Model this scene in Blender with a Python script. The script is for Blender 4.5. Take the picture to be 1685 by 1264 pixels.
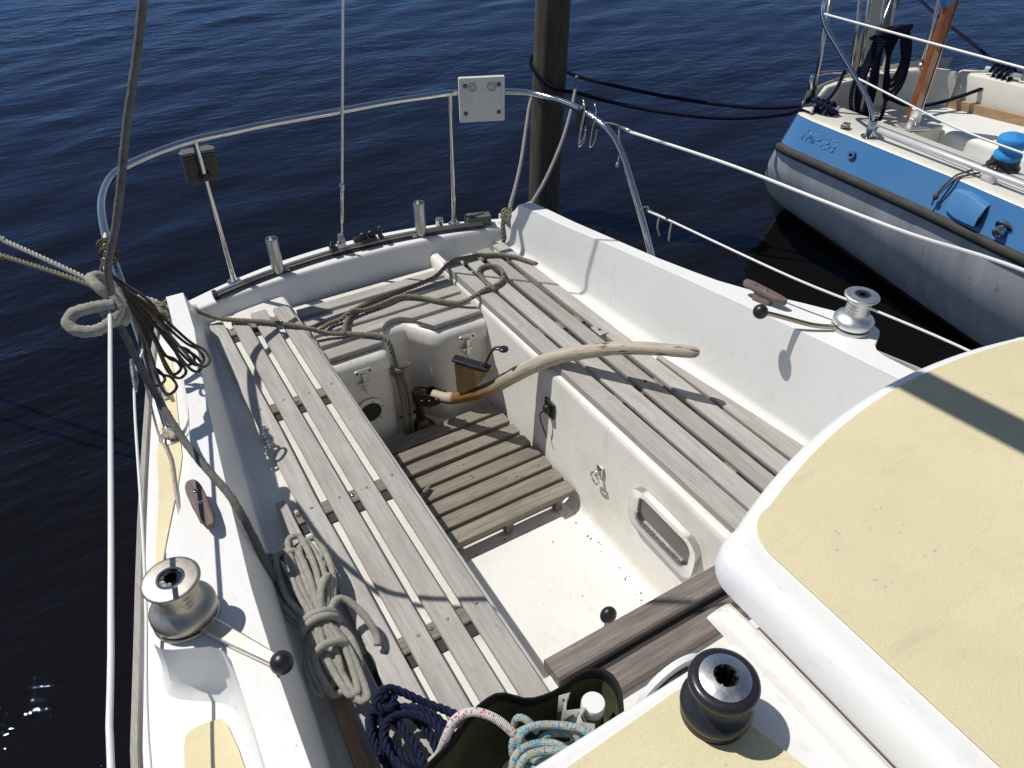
import bpy, math, random
import numpy as np
from mathutils import Vector, Matrix
random.seed(7)
R = math.radians
SC = bpy.context.scene
COL = SC.collection
for _o in list(bpy.data.objects):
    bpy.data.objects.remove(_o)

# ------------------------------------------------------------ camera, sky, sun
cam_d = bpy.data.cameras.new('camera')
cam = bpy.data.objects.new('camera', cam_d)
COL.objects.link(cam)
cam.location = (-0.870, -2.704, 1.5315)
cam.rotation_euler = (Matrix.Rotation(R(-31.52), 3, 'Z') @ Matrix.Rotation(R(51.06), 3, 'X')
                      @ Matrix.Rotation(R(0.57), 3, 'Z')).to_euler()
cam_d.sensor_width = 36.0
cam_d.lens = 36.0 * 1237.0 / 1685.0
cam_d.clip_start = 0.05
cam_d.clip_end = 3000
SC.camera = cam
SC.render.resolution_x, SC.render.resolution_y = 1024, 768

SUN_EL, SUN_AZ = 57.5, 38.0            # azimuth from +y (aft) towards -x
wd = bpy.data.worlds.new('World')
SC.world = wd
wd.use_nodes = True
nt = wd.node_tree
nt.nodes.clear()
wo = nt.nodes.new('ShaderNodeOutputWorld')
bg = nt.nodes.new('ShaderNodeBackground')
sky = nt.nodes.new('ShaderNodeTexSky')
sky.sky_type = 'NISHITA'
sky.sun_disc = False
sky.sun_elevation = R(SUN_EL)
sky.sun_rotation = R(-SUN_AZ)
sky.air_density = 1.0
sky.dust_density = 0.0
sky.ozone_density = 4.0
sky.altitude = 1500.0
bg.inputs['Strength'].default_value = 0.068
hs = nt.nodes.new('ShaderNodeHueSaturation')
hs.inputs['Saturation'].default_value = 0.80
hs.inputs['Hue'].default_value = 0.5
nt.links.new(sky.outputs[0], hs.inputs['Color'])
nt.links.new(hs.outputs[0], bg.inputs[0])
nt.links.new(bg.outputs[0], wo.inputs[0])
sun_d = bpy.data.lights.new('sun', 'SUN')
sun_d.energy = 3.9
sun_d.angle = R(0.53)
sun_d.color = (1.0, 0.955, 0.89)
sun = bpy.data.objects.new('sun', sun_d)
COL.objects.link(sun)
SDIR = Vector((-math.sin(R(SUN_AZ)) * math.cos(R(SUN_EL)), math.cos(R(SUN_AZ)) * math.cos(R(SUN_EL)), math.sin(R(SUN_EL))))
sun.rotation_euler = SDIR.to_track_quat('Z', 'Y').to_euler()
sun.location = (-6, 6, 9)
SC.view_settings.view_transform = 'Standard'
SC.view_settings.look = 'None'
SC.view_settings.exposure = 0.09
SC.view_settings.gamma = 1.0

# ------------------------------------------------------------ mesh helpers
class MB:
    def __init__(s):
        s.v = []; s.f = []; s.uv = {}
    def add(s, vs, fs):
        b = len(s.v)
        s.v += [tuple(q) for q in vs]
        s.f += [tuple(i + b for i in q) for q in fs]
        return b
    def box(s, a, b):
        (x0, y0, z0), (x1, y1, z1) = a, b
        s.add([(x0,y0,z0),(x1,y0,z0),(x1,y1,z0),(x0,y1,z0),(x0,y0,z1),(x1,y0,z1),(x1,y1,z1),(x0,y1,z1)],
              [(3,2,1,0),(4,5,6,7),(0,1,5,4),(1,2,6,5),(2,3,7,6),(3,0,4,7)])
        return s
    def obox(s, c, ax, ay, az, sx, sy, sz):
        c = Vector(c); ax = Vector(ax).normalized()*sx/2; ay = Vector(ay).normalized()*sy/2; az = Vector(az).normalized()*sz/2
        vs = [c+i*ax+j*ay+k*az for k in (-1,1) for (i,j) in ((-1,-1),(1,-1),(1,1),(-1,1))]
        s.add(vs, [(3,2,1,0),(4,5,6,7),(0,1,5,4),(1,2,6,5),(2,3,7,6),(3,0,4,7)])
        return s
    def prism(s, poly, z0, z1, m=None):
        n = len(poly); m = m or Matrix.Identity(4)
        vs = [m @ Vector((p[0], p[1], z0)) for p in poly] + [m @ Vector((p[0], p[1], z1)) for p in poly]
        fs = [tuple(range(n-1, -1, -1)), tuple(range(n, 2*n))] + [(i, (i+1) % n, n+(i+1) % n, n+i) for i in range(n)]
        s.add(vs, fs)
        return s
    def loft(s, rings, closed=True, caps=True):
        n = len(rings[0]); b = len(s.v)
        for r in rings: s.v += [tuple(q) for q in r]
        for i in range(len(rings)-1):
            for j in range(n if closed else n-1):
                k = (j+1) % n
                s.f.append((b+i*n+j, b+i*n+k, b+(i+1)*n+k, b+(i+1)*n+j))
        if caps and closed:
            s.f.append(tuple(b+j for j in range(n-1, -1, -1)))
            s.f.append(tuple(b+(len(rings)-1)*n+j for j in range(n)))
        return s
    def lathe(s, prof, c=(0,0,0), n=24, m=None, cap=True):
        m = m or Matrix.Identity(4); c = Vector(c)
        rings = []
        for (r, z) in prof:
            rings.append([c + (m @ Vector((r*math.cos(2*math.pi*k/n), r*math.sin(2*math.pi*k/n), z))) for k in range(n)])
        return s.loft(rings, True, cap)
    def tube(s, path, r, n=8, cap=True, uvs=True, rz=1.0, jit=0.0):
        P = [Vector(p) for p in path]
        N = frames(P)
        b = len(s.v); L = 0.0
        ln = [0.0]
        for i in range(1, len(P)):
            L += (P[i]-P[i-1]).length; ln.append(L)
        for i, (p, (t, u, w)) in enumerate(zip(P, N)):
            rr = r[i] if isinstance(r, (list, tuple)) else r
            for k in range(n):
                a = 2*math.pi*k/n
                if jit: rr = (r[i] if isinstance(r, (list, tuple)) else r)*(1+random.uniform(-jit, jit))
                s.v.append(tuple(p + u*math.cos(a)*rr + w*math.sin(a)*rr*rz))
        for i in range(len(P)-1):
            for k in range(n):
                k2 = (k+1) % n
                if uvs: s.uv[len(s.f)] = ((k/n, ln[i]), ((k+1)/n, ln[i]), ((k+1)/n, ln[i+1]), (k/n, ln[i+1]))
                s.f.append((b+i*n+k, b+i*n+k2, b+(i+1)*n+k2, b+(i+1)*n+k))
        if cap:
            s.f.append(tuple(b+k for k in range(n-1, -1, -1)))
            s.f.append(tuple(b+(len(P)-1)*n+k for k in range(n)))
        return s
    def rope(s, path, r, pitch=None, n=6, step=None):
        pitch = pitch or r*5.2
        step = step or pitch/7.0
        P = resample(path, step)
        F = frames(P)
        for k in range(3):
            pts = []
            for i, (p, (t, u, w)) in enumerate(zip(P, F)):
                a = 2*math.pi*(i*step/pitch + k/3.0)
                pts.append(p + (u*math.cos(a) + w*math.sin(a))*r*0.60)
            s.tube(pts, r*0.47, n)
        return s
    def sphere(s, c, r, n=12, m=8, sq=(1,1,1)):
        prof = [(max(1e-4, math.sin(math.pi*i/m))*r, -math.cos(math.pi*i/m)*r) for i in range(m+1)]
        rings = [[(c[0]+q*math.cos(2*math.pi*k/n)*sq[0], c[1]+q*math.sin(2*math.pi*k/n)*sq[1], c[2]+z*sq[2]) for k in range(n)] for (q, z) in prof]
        return s.loft(rings, True, True)
    def build(s, name, mat, parent=None, smooth=True, bevel=0, seg=2, ang=30, sharp=None):
        me = bpy.data.meshes.new(name)
        me.from_pydata(s.v, [], s.f)
        if s.uv:
            ul = me.uv_layers.new(name='UVMap')
            for pi, q in s.uv.items():
                p = me.polygons[pi]
                for li, c in zip(p.loop_indices, q): ul.data[li].uv = c
        me.update()
        if smooth:
            me.polygons.foreach_set('use_smooth', [True]*len(me.polygons))
            if sharp is not None: me.set_sharp_from_angle(angle=R(sharp))
        o = bpy.data.objects.new(name, me)
        COL.objects.link(o)
        me.materials.append(M[mat] if isinstance(mat, str) else mat)
        if bevel:
            b = o.modifiers.new('b', 'BEVEL'); b.width = bevel; b.segments = seg; b.limit_method = 'ANGLE'; b.angle_limit = R(ang)
            if smooth:
                b.harden_normals = False
                w = o.modifiers.new('w', 'WEIGHTED_NORMAL'); w.keep_sharp = True
        if parent is not None: adopt(o, parent)
        return o

PW = {}
def adopt(o, parent):
    o.parent = parent
    o.matrix_parent_inverse = Matrix.Translation(-Vector(PW.get(parent.name, (0,0,0))))

def frames(P):
    out = []
    n = len(P)
    T = []
    for i in range(n):
        d = P[min(i+1, n-1)] - P[max(i-1, 0)]
        T.append(d.normalized() if d.length > 1e-9 else Vector((0,0,1)))
    t = T[0]
    u = t.cross(Vector((0,0,1)))
    if u.length < 1e-3: u = t.cross(Vector((1,0,0)))
    u.normalize()
    for i in range(n):
        t = T[i]
        u = u - t*u.dot(t)
        if u.length < 1e-6: u = t.orthogonal()
        u.normalize()
        out.append((t, u.copy(), t.cross(u)))
    return out

def spline(pts, sub=12):
    P = [Vector(p) for p in pts]
    if len(P) < 3: return P
    P = [P[0]*2-P[1]] + P + [P[-1]*2-P[-2]]
    out = []
    for i in range(1, len(P)-2):
        a, b, c, d = P[i-1:i+3]
        for k in range(sub):
            t = k/sub
            out.append(0.5*((2*b)+(c-a)*t+(2*a-5*b+4*c-d)*t*t+(3*b-a-3*c+d)*t**3))
    out.append(P[-2])
    return out

def resample(pts, step, sub=14):
    P = spline(pts, sub)
    out = [P[0].copy()]; need = step
    for i in range(1, len(P)):
        a, b = P[i-1], P[i]
        L = (b-a).length
        if L < 1e-9: continue
        d = need
        while d <= L:
            out.append(a + (b-a)*(d/L)); d += step
        need = d - L
    if (out[-1]-P[-1]).length > step*0.3: out.append(P[-1].copy())
    return out

def ip(y, tab):
    t = sorted(tab)
    if y <= t[0][0]: return t[0][1]
    for (a, p), (b, q) in zip(t, t[1:]):
        if y <= b: return p + (q-p)*(y-a)/(b-a)
    return t[-1][1]

def tag(o, label=None, cat=None, group=None, kind=None):
    if label: o['label'] = label
    if cat: o['category'] = cat
    if group: o['group'] = group
    if kind: o['kind'] = kind
    return o

def empty(name, loc=(0,0,0), parent=None):
    o = bpy.data.objects.new(name, None)
    o.empty_display_size = 0.1
    COL.objects.link(o)
    o.location = loc
    PW[o.name] = tuple(loc)
    if parent is not None: adopt(o, parent)
    return o

# ------------------------------------------------------------ materials
M = {}
def mat(name, base=(.5,.5,.5), rough=.5, metal=0.0, spec=.5, coat=0.0):
    m = bpy.data.materials.new(name); m.use_nodes = True
    t = m.node_tree; b = t.nodes['Principled BSDF']
    b.inputs['Base Color'].default_value = (*base, 1)
    b.inputs['Roughness'].default_value = rough
    b.inputs['Metallic'].default_value = metal
    b.inputs['Specular IOR Level'].default_value = spec
    b.inputs['Coat Weight'].default_value = coat
    M[name] = m
    return m, t, b
def N(t, ty, **kw):
    n = t.nodes.new(ty)
    for k, v in kw.items():
        if k in n.inputs: n.inputs[k].default_value = v
        else: setattr(n, k, v)
    return n
def noise(t, vec, scale, detail=4, rough=.55):
    n = N(t, 'ShaderNodeTexNoise', Scale=scale, Detail=detail, Roughness=rough)
    if vec is not None: t.links.new(vec, n.inputs['Vector'])
    return n.outputs['Fac']
def ramp(t, fac, stops):
    r = t.nodes.new('ShaderNodeValToRGB')
    e = r.color_ramp.elements
    while len(e) < len(stops): e.new(0.5)
    for q, (p, c) in zip(e, stops):
        q.position = p; q.color = (*c, 1) if len(c) == 3 else c
    t.links.new(fac, r.inputs[0])
    return r.outputs[0]
def mix(t, fac, a, b, mode='MIX'):
    m = t.nodes.new('ShaderNodeMix'); m.data_type = 'RGBA'; m.blend_type = mode
    for sock, val in ((m.inputs[0], fac), (m.inputs[6], a), (m.inputs[7], b)):
        if isinstance(val, (int, float)): sock.default_value = val
        elif isinstance(val, tuple): sock.default_value = (*val, 1)
        else: t.links.new(val, sock)
    return m.outputs[2]
def math_(t, op, a, b=None):
    m = N(t, 'ShaderNodeMath', operation=op)
    for i, v in enumerate((a, b)):
        if v is None: continue
        if isinstance(v, (int, float)): m.inputs[i].default_value = v
        else: t.links.new(v, m.inputs[i])
    return m.outputs[0]
def bump(t, b, h, strength, dist=.01):
    n = N(t, 'ShaderNodeBump', Strength=strength, Distance=dist)
    t.links.new(h, n.inputs['Height']); t.links.new(n.outputs[0], b.inputs['Normal'])
    return n
def coord(t, kind='Object'):
    return t.nodes.new('ShaderNodeTexCoord').outputs[kind]
def mapping(t, vec, scale=(1,1,1), loc=None, rot=None):
    m = t.nodes.new('ShaderNodeMapping')
    m.inputs['Scale'].default_value = scale
    if rot: m.inputs['Rotation'].default_value = rot
    t.links.new(vec, m.inputs['Vector'])
    if loc is not None: t.links.new(loc, m.inputs['Location'])
    return m.outputs[0]

def gelcoat(name, base, stain, amt=.5, rough=.34, spots=True, specks=0.0):
    m, t, b = mat(name, base, rough)
    c = coord(t)
    n1 = noise(t, c, 2.3, 6, .65)
    f1 = ramp(t, n1, [(.48, (0,0,0)), (.75, (amt,)*3)])
    col = mix(t, f1, base, stain)
    n2 = noise(t, mapping(t, c, (9, 9, 40)), 3.0, 5, .7)
    f2 = ramp(t, n2, [(.55, (0,0,0)), (.8, (amt*.6,)*3)])
    col = mix(t, f2, col, tuple(q*.78 for q in stain))
    if spots:
        v = N(t, 'ShaderNodeTexVoronoi', Scale=26.0); t.links.new(c, v.inputs['Vector'])
        f3 = ramp(t, v.outputs['Distance'], [(.035, (1,1,1)), (.07, (0,0,0))])
        f4 = math_(t, 'MULTIPLY', f3, ramp(t, noise(t, c, 5.0, 2), [(.55, (0,0,0)), (.65, (.75,)*3)]))
        col = mix(t, f4, col, (.19, .16, .13))
    if specks:
        sp_ = noise(t, mapping(t, c, (1, .45, 1)), 95, 3, .6)
        mk = ramp(t, noise(t, c, 4.5, 5, .65), [(.42, (0,0,0)), (.62, (.75,)*3)])
        f5 = math_(t, 'MULTIPLY', ramp(t, sp_, [(.58, (0,0,0)), (.70, (specks,)*3)]), mk)
        col = mix(t, f5, col, (.22,.21,.20))
        wv = noise(t, mapping(t, c, (5, 60, 30), None, (0, 0, R(25))), 1.2, 4, .6)
        col = mix(t, math_(t, 'MULTIPLY', ramp(t, wv, [(.66, (0,0,0)), (.72, (specks*.7,)*3)]), mk), col, (.40,.38,.35))
    if specks:
        ws = noise(t, mapping(t, c, (26, 26, 2.5)), 1.0, 4, .6)
        mk2 = ramp(t, noise(t, c, 3.1, 3, .5), [(.52, (0,0,0)), (.64, (.55,)*3)])
        col = mix(t, math_(t, 'MULTIPLY', ramp(t, ws, [(.60, (0,0,0)), (.74, (1,1,1))]), mk2), col, tuple(q*.80 for q in stain))
    t.links.new(col, b.inputs['Base Color'])
    t.links.new(ramp(t, n1, [(.3, (rough*.8,)*3), (.8, (rough*1.5,)*3)]), b.inputs['Roughness'])
    bump(t, b, noise(t, c, 240, 3), .035, .002)
    return m
gelcoat('white', (.78,.78,.765), (.62,.60,.56), .40, .34, True, .26)
gelcoat('floor_white', (.735,.73,.705), (.60,.55,.46), .55, .4, True, .3)
gelcoat('white_dirty', (.75,.735,.69), (.50,.45,.36), .75, .36, True, .3)
gelcoat('board_white', (.62,.61,.58), (.42,.40,.36), .8, .6, True, .6)
gelcoat('cream_shell', (.74,.71,.65), (.50,.44,.35), .7, .36, True, .5)
gelcoat('neighbour_white', (.70,.68,.60), (.45,.42,.34), .5)
gelcoat('blue_paint', (.050,.19,.42), (.075,.20,.38), .8, .5, False, .3)

def wood(name, c0, c1, c2, rough=.75, varn=0.0, grain=1.0, ax=1, streak=1.0):
    m, t, b = mat(name, c1, rough)
    oi = t.nodes.new('ShaderNodeObjectInfo')
    off = N(t, 'ShaderNodeVectorMath', operation='SCALE'); off.inputs['Scale'].default_value = 37.0
    cmb = t.nodes.new('ShaderNodeCombineXYZ')
    for i in range(3): t.links.new(oi.outputs['Random'], cmb.inputs[i])
    t.links.new(cmb.outputs[0], off.inputs[0])
    c = coord(t)
    S3 = lambda p, q: (p, q, p) if ax == 1 else (p, p, q)
    v1 = mapping(t, c, S3(70, 3.2), off.outputs[0])
    n1 = noise(t, v1, 1.6, 8, .68)
    v2 = mapping(t, c, S3(14, 3.5), off.outputs[0])
    n2 = noise(t, v2, 1.4, 5, .6)
    v3 = mapping(t, c, S3(220, 14), off.outputs[0])
    n3 = noise(t, v3, 1.5, 5, .7)
    col = ramp(t, n1, [(.25, c0), (.5, c1), (.72, c2)])
    col = mix(t, ramp(t, n2, [(.42, (0,0,0)), (.75, (.55*streak,)*3)]), col, tuple(q*.72 for q in c0))
    n4 = noise(t, mapping(t, c, S3(60, 30), off.outputs[0]), 1.0, 4, .6)
    col = mix(t, ramp(t, n4, [(.62, (0,0,0)), (.72, (.35,)*3)]), col, tuple(q*.55 for q in c0))
    col = mix(t, ramp(t, n3, [(.28, (.75*streak,)*3), (.44, (0,0,0))]), col, tuple(q*.5 for q in c0))
    n6 = noise(t, mapping(t, c, S3(22, 5), off.outputs[0]), 1.0, 5, .65)
    col = mix(t, ramp(t, n6, [(.60, (0,0,0)), (.74, (.32,)*3)]), col, (c1[0]*.72, c1[1]*.70, c1[2]*.55))
    br = ramp(t, oi.outputs['Random'], [(0, (.86,.84,.81)), (.35, (1.05,1.04,1.03)), (.6, (.95,.93,.90)), (1, (1.12,1.12,1.11))])
    col = mix(t, 1.0, col, br, 'MULTIPLY')
    t.links.new(col, b.inputs['Base Color'])
    b.inputs['Coat Weight'].default_value = varn
    h = math_(t, 'ADD', math_(t, 'MULTIPLY', n1, .6), n3)
    bump(t, b, h, .5*grain, .0016)
    return m
wood('teak_grey', (.30,.284,.264), (.40,.384,.362), (.485,.47,.448), .8, 0, 1.0, 1, .75)
wood('teak_floor', (.13,.113,.092), (.215,.193,.162), (.31,.283,.243), .85, 0, 1, 1, 1.0)
wood('plug_wood', (.24,.225,.205), (.31,.295,.272), (.37,.355,.33), .8, 0, .5)
wood('teak_brown', (.11,.088,.075), (.19,.163,.146), (.29,.262,.242), .65)
wood('teak_dark', (.11,.09,.075), (.17,.145,.125), (.24,.215,.19))
wood('cleat_wood', (.11,.075,.068), (.18,.13,.12), (.30,.24,.225), .8)
wood('varnish_wood', (.22,.055,.012), (.36,.11,.025), (.45,.15,.04), .25, .6, .3)
wood('stick_wood', (.17,.10,.06), (.27,.17,.105), (.34,.23,.15), .7)
wood('pile_wood', (.032,.027,.019), (.072,.062,.044), (.13,.112,.08), .9, 0, 1.5, 2)

# tiller: silvered wood, old yellow varnish left at its lower end (object space: local Y runs along the tiller)
def tiller_mat():
    m, t, b = mat('tiller_wood', (.4,.3,.2), .6)
    c = coord(t); u = coord(t, 'UV')
    n1 = noise(t, mapping(t, u, (26, 9, 1)), 1.0, 8, .62)
    n3 = noise(t, mapping(t, u, (70, 22, 1)), 1.0, 6, .7)
    grey = ramp(t, n1, [(.28, (.26,.215,.165)), (.5, (.44,.385,.305)), (.72, (.57,.52,.43))])
    grey = mix(t, ramp(t, n3, [(.30, (.6,)*3), (.45, (0,0,0))]), grey, (.17,.12,.09))
    varn = ramp(t, n1, [(.3, (.06,.022,.007)), (.5, (.17,.078,.018)), (.75, (.30,.19,.035))])
    sp = t.nodes.new('ShaderNodeSeparateXYZ'); t.links.new(u, sp.inputs[0])
    yy = math_(t, 'ADD', sp.outputs[1], math_(t, 'MULTIPLY', noise(t, mapping(t, u, (5, 12, 1)), 1.0, 5, .7), .24))
    f = ramp(t, yy, [(.34, (1,1,1)), (.52, (0,0,0))])
    col = mix(t, f, grey, varn)
    fresh = math_(t, 'MULTIPLY', ramp(t, sp.outputs[1], [(.085, (1,1,1)), (.10, (0,0,0))]), ramp(t, sp.outputs[0], [(.42, (0,0,0)), (.46, (1,1,1))]))
    col = mix(t, fresh, col, (.42,.355,.27))
    crack = math_(t, 'MULTIPLY', ramp(t, noise(t, mapping(t, u, (9, 16, 1)), 1.0, 4, .5), [(.60, (0,0,0)), (.63, (1,1,1))]), ramp(t, sp.outputs[1], [(.72, (0,0,0)), (.80, (1,1,1))]))
    col = mix(t, crack, col, (.10,.045,.028))
    t.links.new(col, b.inputs['Base Color'])
    bump(t, b, math_(t, 'SUBTRACT', n1, math_(t, 'MULTIPLY', crack, 1.2)), .5, .003)
tiller_mat()

def metal(name, base, rough, aniso=0, noise_amt=.12, nscale=40):
    m, t, b = mat(name, base, rough, 1.0)
    c = coord(t)
    n = noise(t, c, nscale, 5, .7)
    t.links.new(ramp(t, n, [(.3, (max(.02, rough-noise_amt),)*3), (.75, (rough+noise_amt,)*3)]), b.inputs['Roughness'])
    t.links.new(ramp(t, noise(t, c, nscale*.3, 4), [(.35, base), (.75, tuple(q*.90 for q in base))]), b.inputs['Base Color'])
    return m
metal('stainless', (.60,.60,.60), .09, 0, .05)
metal('stainless_dull', (.55,.53,.50), .28)
metal('alu', (.47,.44,.38), .46, 0, .1)
metal('alu_paint', (.66,.67,.68), .5, 0, .06)
M['alu_paint'].node_tree.nodes['Principled BSDF'].inputs['Metallic'].default_value = .35
metal('alu_bright', (.72,.72,.71), .45, 0, .08)
metal('frame_metal', (.62,.62,.62), .26, 0, .06)
metal('tube_steel', (.52,.50,.47), .34, 0, .05)
metal('cap_steel', (.74,.73,.72), .33, 0, .12)
metal('arm_steel', (.70,.65,.56), .38, 0, .06)
metal('bronze_dark', (.16,.12,.09), .4)
metal('black_alu', (.030,.030,.036), .32)
M['black_alu'].node_tree.nodes['Principled BSDF'].inputs['Metallic'].default_value = .35
metal('bronze_light', (.42,.37,.26), .35)
mat('cover_blue', (.02,.24,.58), .75)
wood('plywood', (.30,.19,.10), (.45,.31,.18), (.55,.40,.25), .7)
wood('wedge_wood', (.17,.10,.04), (.30,.20,.085), (.42,.33,.17), .6, 0, 1, 2)
mat('litter', (.075,.055,.035), .9)
mat('black_plastic', (.012,.012,.013), .38)
mat('grey_plastic', (.10,.10,.095), .5)
mat('lamp_grey', (.05,.048,.042), .5)
mat('white_plastic', (.72,.72,.70), .42)
mat('rubber_and_shade', (.028,.026,.025), .72)  # hose mouth rubber; its dark tone also colours the painted shade strips
def rubr():
    m, t, b = mat('rub_strake', (.03,.028,.026), .75)
    c = coord(t); n = noise(t, c, 14, 6, .7)
    t.links.new(ramp(t, n, [(.3, (.018,.017,.016)), (.7, (.06,.055,.05))]), b.inputs['Base Color'])
    bump(t, b, noise(t, c, 60, 4), .4, .004)
rubr()
mat('wire_cover', (.74,.74,.72), .35)
mat('dark_window', (.085,.06,.05), .06, 0, .5)
mat('socket', (.01,.01,.013), .3)
mat('navy_fabric', (.02,.16,.42), .8)

def nonskid(name, base):
    m, t, b = mat(name, base, .8)
    c = coord(t)
    n1 = noise(t, c, 3.2, 6, .62)
    col = mix(t, ramp(t, n1, [(.40, (0,0,0)), (.72, (.7,)*3)]), base, tuple(a*q for a, q in zip(base, (.82,.80,.75))))
    gr = noise(t, c, 330, 3, .7)
    col = mix(t, ramp(t, gr, [(.35, (.55,)*3), (.6, (0,0,0))]), col, tuple(q*.80 for q in base))
    n5 = noise(t, c, 14, 6, .7)
    col = mix(t, ramp(t, n5, [(.56, (0,0,0)), (.70, (.30,)*3)]), col, tuple(q*.74 for q in base))
    n2 = noise(t, mapping(t, c, (3, 14, 3)), 3.0, 6, .7)
    col = mix(t, ramp(t, n2, [(.57, (0,0,0)), (.80, (.45,)*3)]), col, (.40,.37,.27))
    v = N(t, 'ShaderNodeTexVoronoi', Scale=46.0); t.links.new(mapping(t, c, (1, 1.6, 1)), v.inputs['Vector'])
    f = math_(t, 'MULTIPLY', ramp(t, v.outputs['Distance'], [(.10, (1,1,1)), (.16, (0,0,0))]),
              ramp(t, noise(t, c, 7.0, 3, .6), [(.52, (0,0,0)), (.60, (.8,)*3)]))
    col = mix(t, f, col, (.34,.43,.50))
    t.links.new(col, b.inputs['Base Color'])
    bump(t, b, gr, .5, .0012)
nonskid('nonskid', (.72,.645,.415))

def ropemat(name, c0, c1, fuzz=.4, fleck=None, scale=260):
    m, t, b = mat(name, c0, .92, 0, .2)
    c = coord(t)
    n = noise(t, c, 60, 6, .7)
    col = ramp(t, n, [(.3, c0), (.7, c1)])
    u = coord(t, 'UV')
    if fleck:
        for i, fc in enumerate(fleck):
            v = N(t, 'ShaderNodeTexVoronoi', Scale=1.0)
            mp = t.nodes.new('ShaderNodeMapping'); t.links.new(u, mp.inputs['Vector'])
            mp.inputs['Scale'].default_value = (9, 330, 1); mp.inputs['Rotation'].default_value = (0, 0, 0)
            mp.inputs['Location'].default_value = (3.3*i, 5.1*i, 0)
            t.links.new(mp.outputs[0], v.inputs['Vector'])
            sep = t.nodes.new('ShaderNodeSeparateColor'); t.links.new(v.outputs['Color'], sep.inputs[0])
            col = mix(t, ramp(t, sep.outputs[0], [(.80, (0,0,0)), (.82, (1,1,1))]), col, fc)
    t.links.new(col, b.inputs['Base Color'])
    sx = t.nodes.new('ShaderNodeSeparateXYZ'); t.links.new(u, sx.inputs[0])
    a = math_(t, 'SINE', math_(t, 'ADD', math_(t, 'MULTIPLY', sx.outputs[0], 50.3), math_(t, 'MULTIPLY', sx.outputs[1], 900.0)))
    d = math_(t, 'SINE', math_(t, 'SUBTRACT', math_(t, 'MULTIPLY', sx.outputs[0], 50.3), math_(t, 'MULTIPLY', sx.outputs[1], 900.0)))
    h = math_(t, 'ADD', math_(t, 'MULTIPLY', math_(t, 'MULTIPLY', a, d), .5), math_(t, 'MULTIPLY', noise(t, c, scale, 4, .8), 2.2*fuzz+.4))
    bump(t, b, h, .8, .0022)
ropemat('rope_olive', (.20,.185,.135), (.38,.35,.265))
ropemat('rope_white', (.50,.48,.42), (.66,.64,.58))
ropemat('rope_fuzzy', (.36,.345,.295), (.54,.52,.455), 1.0, None, 420)
ropemat('rope_fuzzy_dark', (.13,.125,.115), (.24,.235,.22), 1.0, None, 420)
ropemat('rope_grey', (.30,.29,.27), (.42,.41,.38))
ropemat('rope_navy', (.010,.013,.042), (.022,.028,.078), .3)
ropemat('rope_navy_dark', (.006,.007,.022), (.014,.016,.045), .3)
ropemat('rope_brown', (.085,.066,.05), (.165,.13,.10), .5)
ropemat('rope_redfleck', (.62,.60,.58), (.75,.73,.71), .2, [(.50,.17,.20)])
ropemat('rope_bluefleck', (.40,.36,.27), (.55,.50,.40), .2, [(.03,.30,.62), (.05,.40,.55)])
ropemat('rope_pinkthin', (.55,.50,.48), (.66,.62,.60), .2, [(.35,.12,.14)])

def fabric(name, base, base2, rough=.9, bs=600):
    m, t, b = mat(name, base, rough, 0, .25)
    c = coord(t); n = noise(t, c, 9, 6, .65)
    t.links.new(ramp(t, n, [(.35, base), (.7, base2)]), b.inputs['Base Color'])
    bump(t, b, noise(t, c, bs, 2), .5, .0015)
fabric('bag_green', (.045,.052,.025), (.095,.10,.055))
fabric('bag_black', (.008,.008,.008), (.022,.022,.021), .8, 900)
fabric('canvas_grey', (.32,.32,.29), (.48,.48,.44))

def hullmat():
    m, t, b = mat('neighbour_hull', (.5,.5,.5), .16, 0, .6)
    c = coord(t)
    n = noise(t, mapping(t, c, (2, 5, .6)), 2.2, 6, .6)
    n2 = noise(t, mapping(t, c, (30, 30, 3)), 1.5, 5, .7)
    col = ramp(t, n, [(.3, (.36,.375,.395)), (.7, (.52,.535,.55))])
    col = mix(t, ramp(t, n2, [(.60, (0,0,0)), (.78, (.7,)*3)]), col, (.10,.10,.105))
    t.links.new(col, b.inputs['Base Color'])
hullmat()
mat('antifoul', (.06,.012,.012), .6)
mat('boot_top', (.02,.02,.025), .5)

def watermat():
    m, t, b = mat('water', (.0055,.0042,.0022), .5)
    c = coord(t)
    big = noise(t, c, .22, 3, .5)
    h = math_(t, 'ADD', noise(t, mapping(t, c, (1.0, 2.3, 1), None, (0,0,R(-16))), 4.2, 3, .5),
              math_(t, 'MULTIPLY', noise(t, mapping(t, c, (1, 2.0, 1), None, (0,0,R(12))), 8.5, 4, .55), .55))
    h = math_(t, 'MULTIPLY', h, ramp(t, big, [(.35, (.38,)*3), (.62, (1,1,1))]))
    bn = bump(t, b, h, .6, .0205)
    b.inputs['Specular IOR Level'].default_value = 0.0
    fr = N(t, 'ShaderNodeFresnel', IOR=1.40); t.links.new(bn.outputs[0], fr.inputs['Normal'])
    gl = N(t, 'ShaderNodeBsdfGlossy', Roughness=.02); gl.inputs['Color'].default_value = (.42,.63,1.0,1); t.links.new(bn.outputs[0], gl.inputs['Normal'])
    ms = t.nodes.new('ShaderNodeMixShader'); out = t.nodes['Material Output']
    t.links.new(fr.outputs[0], ms.inputs[0]); t.links.new(b.outputs[0], ms.inputs[1]); t.links.new(gl.outputs[0], ms.inputs[2])
    t.links.new(ms.outputs[0], out.inputs['Surface'])
watermat()
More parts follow.
